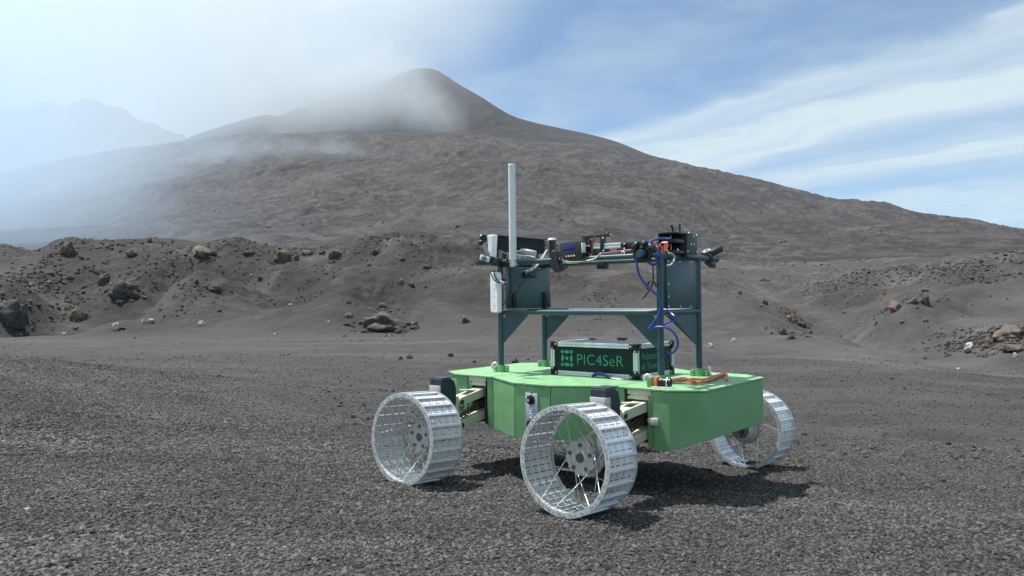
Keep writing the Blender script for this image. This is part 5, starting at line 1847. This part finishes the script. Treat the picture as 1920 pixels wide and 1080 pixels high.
    for v, z in ((0.09, 0.125), (0.135, 0.135), (0.05, 0.07), (0.09, 0.07), (0.135, 0.02), (0.02, 0.145), (-0.14, 0.025), (-0.0, 0.02)):
        mb.cyl((0.060, v, z), (0.066, v, z), 0.006, seg=10)
    mb.build('screw', M['white'], t)['kind'] = 'stuff'
    for p0, p1 in (((1264, 440), (1259, 421)), ((1274.5, 440), (1274.5, 420))):
        a, b = hit(*p0, 0, PU), hit(*p1, 0, PU)
        a -= Vector((PU, 0, ZT + 0.012))
        b -= Vector((PU, 0, ZT + 0.012))
        MB().cyl(a, b, 0.0062, 0.0075, seg=12).build('stick_antenna', M['black'], t)
    # orange patch leads in front of the router
    mb = MB()
    for pts in ([(1226, 453), (1231, 461), (1236, 470)], [(1229, 455), (1227, 462), (1234, 469)], [(1252, 455), (1240, 456), (1236, 462)], [(1250, 454), (1249, 462), (1246, 471)], [(1253, 458), (1250, 467), (1253, 472)], [(1247, 456), (1246, 464), (1249, 470)], [(1238, 460), (1242, 466), (1241, 472)]):
        mb.tube([hit(x, y, 1, -0.20) for x, y in pts], 0.006, 6, 6)
    solo(mb, 'orange_patch_leads', M['orange'], 'short orange patch leads bunched in front of the router', 'cables')
    mb = MB().tube([hit(x, y, 0, PU + 0.05) for x, y in ((1254, 474), (1263, 478), (1264, 487), (1258, 496), (1250, 498))], 0.006, 7, 7)
    solo(mb, 'white_lead', M['greywire'], 'pale curved lead in front of the top corner of the right end panel', 'cable')


def build_cables():
    mb = MB()
    r = 0.0075
    a = [(1258, 448, -.16), (1243, 447, -.18), (1226, 450, -.24), (1214, 458, -.33), (1209, 466, -.36)]
    mb.tube([hit(x, y, 1, v) for x, y, v in a], r, 10, 8)
    a = [(1212, 466, -.37), (1222, 463, -.37), (1234, 467, -.36), (1239, 480, -.36), (1234, 492, -.36), (1224, 496, -.37), (1214, 490, -.40), (1208, 480, -.42)]
    mb.tube([hit(x, y, 1, v) for x, y, v in a], r, 10, 8)
    a = [(1195, 480, -.45), (1194, 494, -.45), (1199, 516, -.43), (1211, 534, -.40), (1224, 546, -.37), (1236, 560, -.34), (1239.5, 575, -.33), (1235, 590, -.33), (1226, 605, -.34), (1216.5, 616.5, -.35)]
    mb.tube([hit(x, y, 1, v) for x, y, v in a], r, 10, 8)
    a = [(1216.5, 616.5, -.35), (1228, 613.5, -.34), (1245, 613.5, -.33), (1258, 619, -.31), (1268, 631, -.29), (1271, 645, -.27), (1266, 657, -.26), (1257, 663, -.25), (1249, 661, -.24)]
    mb.tube([hit(x, y, 1, v) for x, y, v in a], r, 10, 8)
    solo(mb, 'blue_cable', M['blue'], 'thick blue cable hanging from the router down past the near right post', 'cable')
    mb = MB()
    a = [(1250, 580, -.20), (1258, 587, -.20), (1267, 595, -.22), (1270, 598, -.23), (1262, 602, -.26), (1250, 606, -.30), (1243, 611, -.32)]
    mb.tube([hit(x, y, 1, v) for x, y, v in a], 0.0065, 8, 6)
    solo(mb, 'blue_cable', M['blue'], 'thin dark blue cable zigzagging behind the near right post below the end panel', 'cable')
    mb = MB()
    for k in range(3):
        mb.tube([hit(x, y, 1, -0.215 - 0.01 * k) + Vector((0, 0, 0.004 * k)) for x, y in ((1110, 707), (1118, 703 - k), (1130, 703 - k * 0.6), (1138, 707), (1146, 709 + k))], 0.006, 8, 6)
    solo(mb, 'blue_cable_coil', M['blue'], 'small coil of blue cable lying on the deck before the dark case', 'cable')
    mb = MB()
    for k in range(3):
        mb.tube([hit(x, y + k, 2, 0.008) for x, y in ((1128, 704), (1142, 706), (1158, 709), (1168, 707 + k))], 0.004, 7, 6)
    solo(mb, 'white_wires', M['white'], 'thin white wires lying on the deck beside the small blue coil', 'wires')
    # black cable loop under the clamp
    mb = MB()
    a = [(1224, 498), (1225, 515), (1224, 527), (1222, 537), (1215, 548), (1208, 557), (1204, 561)]
    mb.tube([hit(x, y, 1, -.30) for x, y in a], 0.005, 7, 6)
    a = [(1213, 543), (1216, 530), (1222, 526), (1228, 531), (1230, 538)]
    mb.tube([hit(x, y, 1, -.30) for x, y in a], 0.005, 7, 6)
    solo(mb, 'black_cable', M['black'], 'thin black cable hanging in a loose knot left of the near right post', 'cable')
    # orange cable bunch on the deck with its black coupling
    mb = MB()
    rs_ = np.random.RandomState(5)
    for k in range(6):
        off = (k - 2.5)
        base = [(1262, 716), (1280, 713), (1296, 714.5), (1312, 716), (1330, 712), (1346, 706.5), (1358, 704), (1364, 707), (1360, 712)]
        pts = []
        for i, (x, y) in enumerate(base):
            p = hit(x, y + off * (0.75 + 0.45 * math.sin(i * 0.9 + k)) * 1.35, 2, 0.010)
            p.z = 0.007 + 0.007 * (k % 3) + 0.006 * rs_.rand()
            pts.append(p)
        mb.tube(pts[: 9 if k % 2 else 8], 0.0046, 8, 7)
    solo(mb, 'orange_cable', M['orange'], 'bundle of orange cable lying on the deck between the two right posts', 'cable')
    t = thing('cable_coupling', 'black cylindrical cable coupling with orange flange on the near right corner of the deck', 'coupling', (0, 0, 0))
    p0, p1 = hit(1229, 716, 2, 0.032), hit(1258, 717.5, 2, 0.032)
    d = (p1 - p0).normalized()
    n = (p1 - p0).length
    MB().cyl(p0 + d * 0.03, p1, 0.027, seg=22).cyl(p0 + d * n * 0.4, p0 + d * n * 0.5, 0.031, seg=22).cyl(p0 + d * n * 0.75, p0 + d * n, 0.031, 0.024, seg=22).build('coupling_body', M['black'], t)
    MB().box(p0 + d * 0.012, (0.018, 0.066, 0.066), Matrix(((d.x, -d.y, 0), (d.y, d.x, 0), (0, 0, 1))), bev=0.003).build('flange', M['orange'], t)
    MB().box(p0 - d * 0.03, (0.030, 0.060, 0.060), Matrix(((d.x, -d.y, 0), (d.y, d.x, 0), (0, 0, 1))), bev=0.003).build('socket', M['green'], t)
    MB().box((p0 + p1) / 2 + Vector((0.01, -0.025, -0.028)), (0.14, 0.04, 0.008), Matrix(((d.x, -d.y, 0), (d.y, d.x, 0), (0, 0, 1))), bev=0.002).cyl(p0 + d * n * 0.78 + Vector((0, 0, .0)), p0 + d * n * 0.84, 0.0325, seg=22).build('base_plate', M['galv'], t)


build_case()
build_aerials()
build_left_end()
build_top_gear()
build_cables()


# ------------------------------------------------------------------ air and smoke
def air_box(name, x0, x1, y0, y1, z0, z1, material, label, category):
    v = [(x, y, z) for z in (z0, z1) for y in (y0, y1) for x in (x0, x1)]
    f = [(0, 2, 3, 1), (4, 5, 7, 6), (0, 1, 5, 4), (2, 6, 7, 3), (0, 4, 6, 2), (1, 3, 7, 5)]
    o = mesh_obj(name, v, f, material, 'stuff', smooth=False)
    o['label'] = label
    o['category'] = category
    return o


def volume_material(name, color, density, aniso, build=None):
    m = bpy.data.materials.new(name)
    m.use_nodes = True
    t = NT(m.node_tree)
    t.n.clear()
    out = t.node('ShaderNodeOutputMaterial')
    v = t.node('ShaderNodeVolumePrincipled')
    v.inputs['Color'].default_value = (*color, 1)
    v.inputs['Anisotropy'].default_value = aniso
    t.put(v.inputs['Density'], build(t) if build else density)
    t.l.new(v.outputs[0], out.inputs['Volume'])
    return m


def plume_density(t):
    """smoke blown to the left over the cone and the saddle, thinning out to the right"""
    p = t.node('ShaderNodeNewGeometry').outputs['Position']
    x, y, z = t.sep(p)[:3]
    n = t.noise(p, 0.0048, 6, 0.66)
    n2 = t.noise(p, 0.0016, 3, 0.5)
    n3 = t.noise(t.vmath('MULTIPLY', p, (0.6, 1.0, 1.0)), 0.014, 5, 0.68, 0.6)
    xe = t.math('ADD', x, t.math('ADD', t.math('MULTIPLY', t.math('SUBTRACT', n, 0.5), 230.0), t.math('MULTIPLY', t.math('SUBTRACT', n2, 0.5), 150.0)))
    xe = t.math('SUBTRACT', xe, t.smooth(z, 430.0, 800.0, 0.0, 150.0))
    low = t.math('MULTIPLY', t.smooth(xe, 0.0, -400.0), t.smooth(z, 300.0, 900.0, 0.8, 1.1))
    body = t.math('MULTIPLY', low, t.smooth(n, 0.25, 0.75, 0.45, 1.25))

    def puff(c, s, a):
        d = t.vmath('LENGTH', t.vmath('DIVIDE', t.vmath('SUBTRACT', p, c), s))
        d = t.math('ADD', d, t.math('ADD', t.math('MULTIPLY', t.math('SUBTRACT', n, 0.5), 1.9), t.math('MULTIPLY', t.math('SUBTRACT', n3, 0.5), 1.1)))
        return t.smooth(d, 1.0, 0.35, 0.0, a)
    g = t.math('ADD', puff((-150, 1460, 365), (110, 120, 75), 2.6), puff((-270, 1500, 420), (150, 160, 120), 3.2))
    g = t.math('ADD', g, t.math('ADD', puff((-410, 1540, 430), (170, 180, 120), 3.2), puff((-620, 1560, 420), (190, 180, 110), 1.0)))
    return t.math('MULTIPLY', t.math('ADD', body, g), SMOKE_A)


def drift_density(t):
    """thinner smoke rolling down the near flank on the left, wider where the slope bulges"""
    p = t.node('ShaderNodeNewGeometry').outputs['Position']
    x, y, z = t.sep(p)[:3]
    n = t.noise(p, 0.0062, 6, 0.66)
    n2 = t.noise(p, 0.020, 5, 0.68, 0.5)
    g = t.math('DIVIDE', t.math('SUBTRACT', y, 720.0), 250.0)
    g = t.math('EXPONENT', t.math('MULTIPLY', t.math('MULTIPLY', g, g), -1.0))
    xb = t.math('ADD', t.math('MULTIPLY', g, -105.0), -165.0)
    xb = t.math('ADD', xb, t.smooth(y, 500.0, 250.0, 0.0, 95.0))
    e = t.math('SUBTRACT', x, xb)
    e = t.math('ADD', e, t.math('ADD', t.math('MULTIPLY', t.math('SUBTRACT', n, 0.5), 190.0), t.math('MULTIPLY', t.math('SUBTRACT', n2, 0.5), 95.0)))
    a = t.smooth(e, 15.0, -170.0)
    top = t.smooth(t.math('ADD', z, t.math('MULTIPLY', t.math('SUBTRACT', n, 0.5), 160.0)), 330.0, 90.0)
    ends = t.math('MULTIPLY', t.math('MULTIPLY', t.smooth(y, 175.0, 260.0), t.smooth(y, 560.0, 300.0, 1.0, 2.6)), t.smooth(y, 1149.0, 1100.0))
    d = t.math('MULTIPLY', t.math('MULTIPLY', a, top), t.math('MULTIPLY', ends, t.smooth(n, 0.28, 0.72, 0.35, 1.2)))
    # a denser wisp hanging along the shoulder
    w = t.vmath('LENGTH', t.vmath('DIVIDE', t.vmath('SUBTRACT', p, (-285, 985, 192)), (165, 120, 36)))
    w = t.math('ADD', w, t.math('ADD', t.math('MULTIPLY', t.math('SUBTRACT', n, 0.5), 1.5), t.math('MULTIPLY', t.math('SUBTRACT', n2, 0.5), 1.3)))
    d = t.math('ADD', d, t.smooth(w, 1.0, 0.40, 0.0, 1.5))
    return t.math('MULTIPLY', d, SMOKE_B)


SMOKE_A, SMOKE_B, HAZE = 0.0021, 0.0021, 0.00005
hz = air_box('haze', -4200, 4200, -12, 4650, -320, 1180, volume_material('haze_air', (0.86, 0.93, 1.0), HAZE, 0.1), 'thin bluish haze filling the air over the whole slope', 'haze')
air_box('smoke', -1500, 120, 1335, 1835, 60, 1020, volume_material('plume_smoke', (0.945, 0.978, 1.0), 0, 0.15, plume_density), 'white volcanic smoke blowing left from the cone over the saddle', 'smoke')
air_box('smoke', -1050, -15, 170, 1150, -20, 420, volume_material('drifting_smoke', (0.70, 0.85, 1.0), 0, 0.2, drift_density), 'thin bluish smoke drifting down the left flank behind the hills', 'smoke')
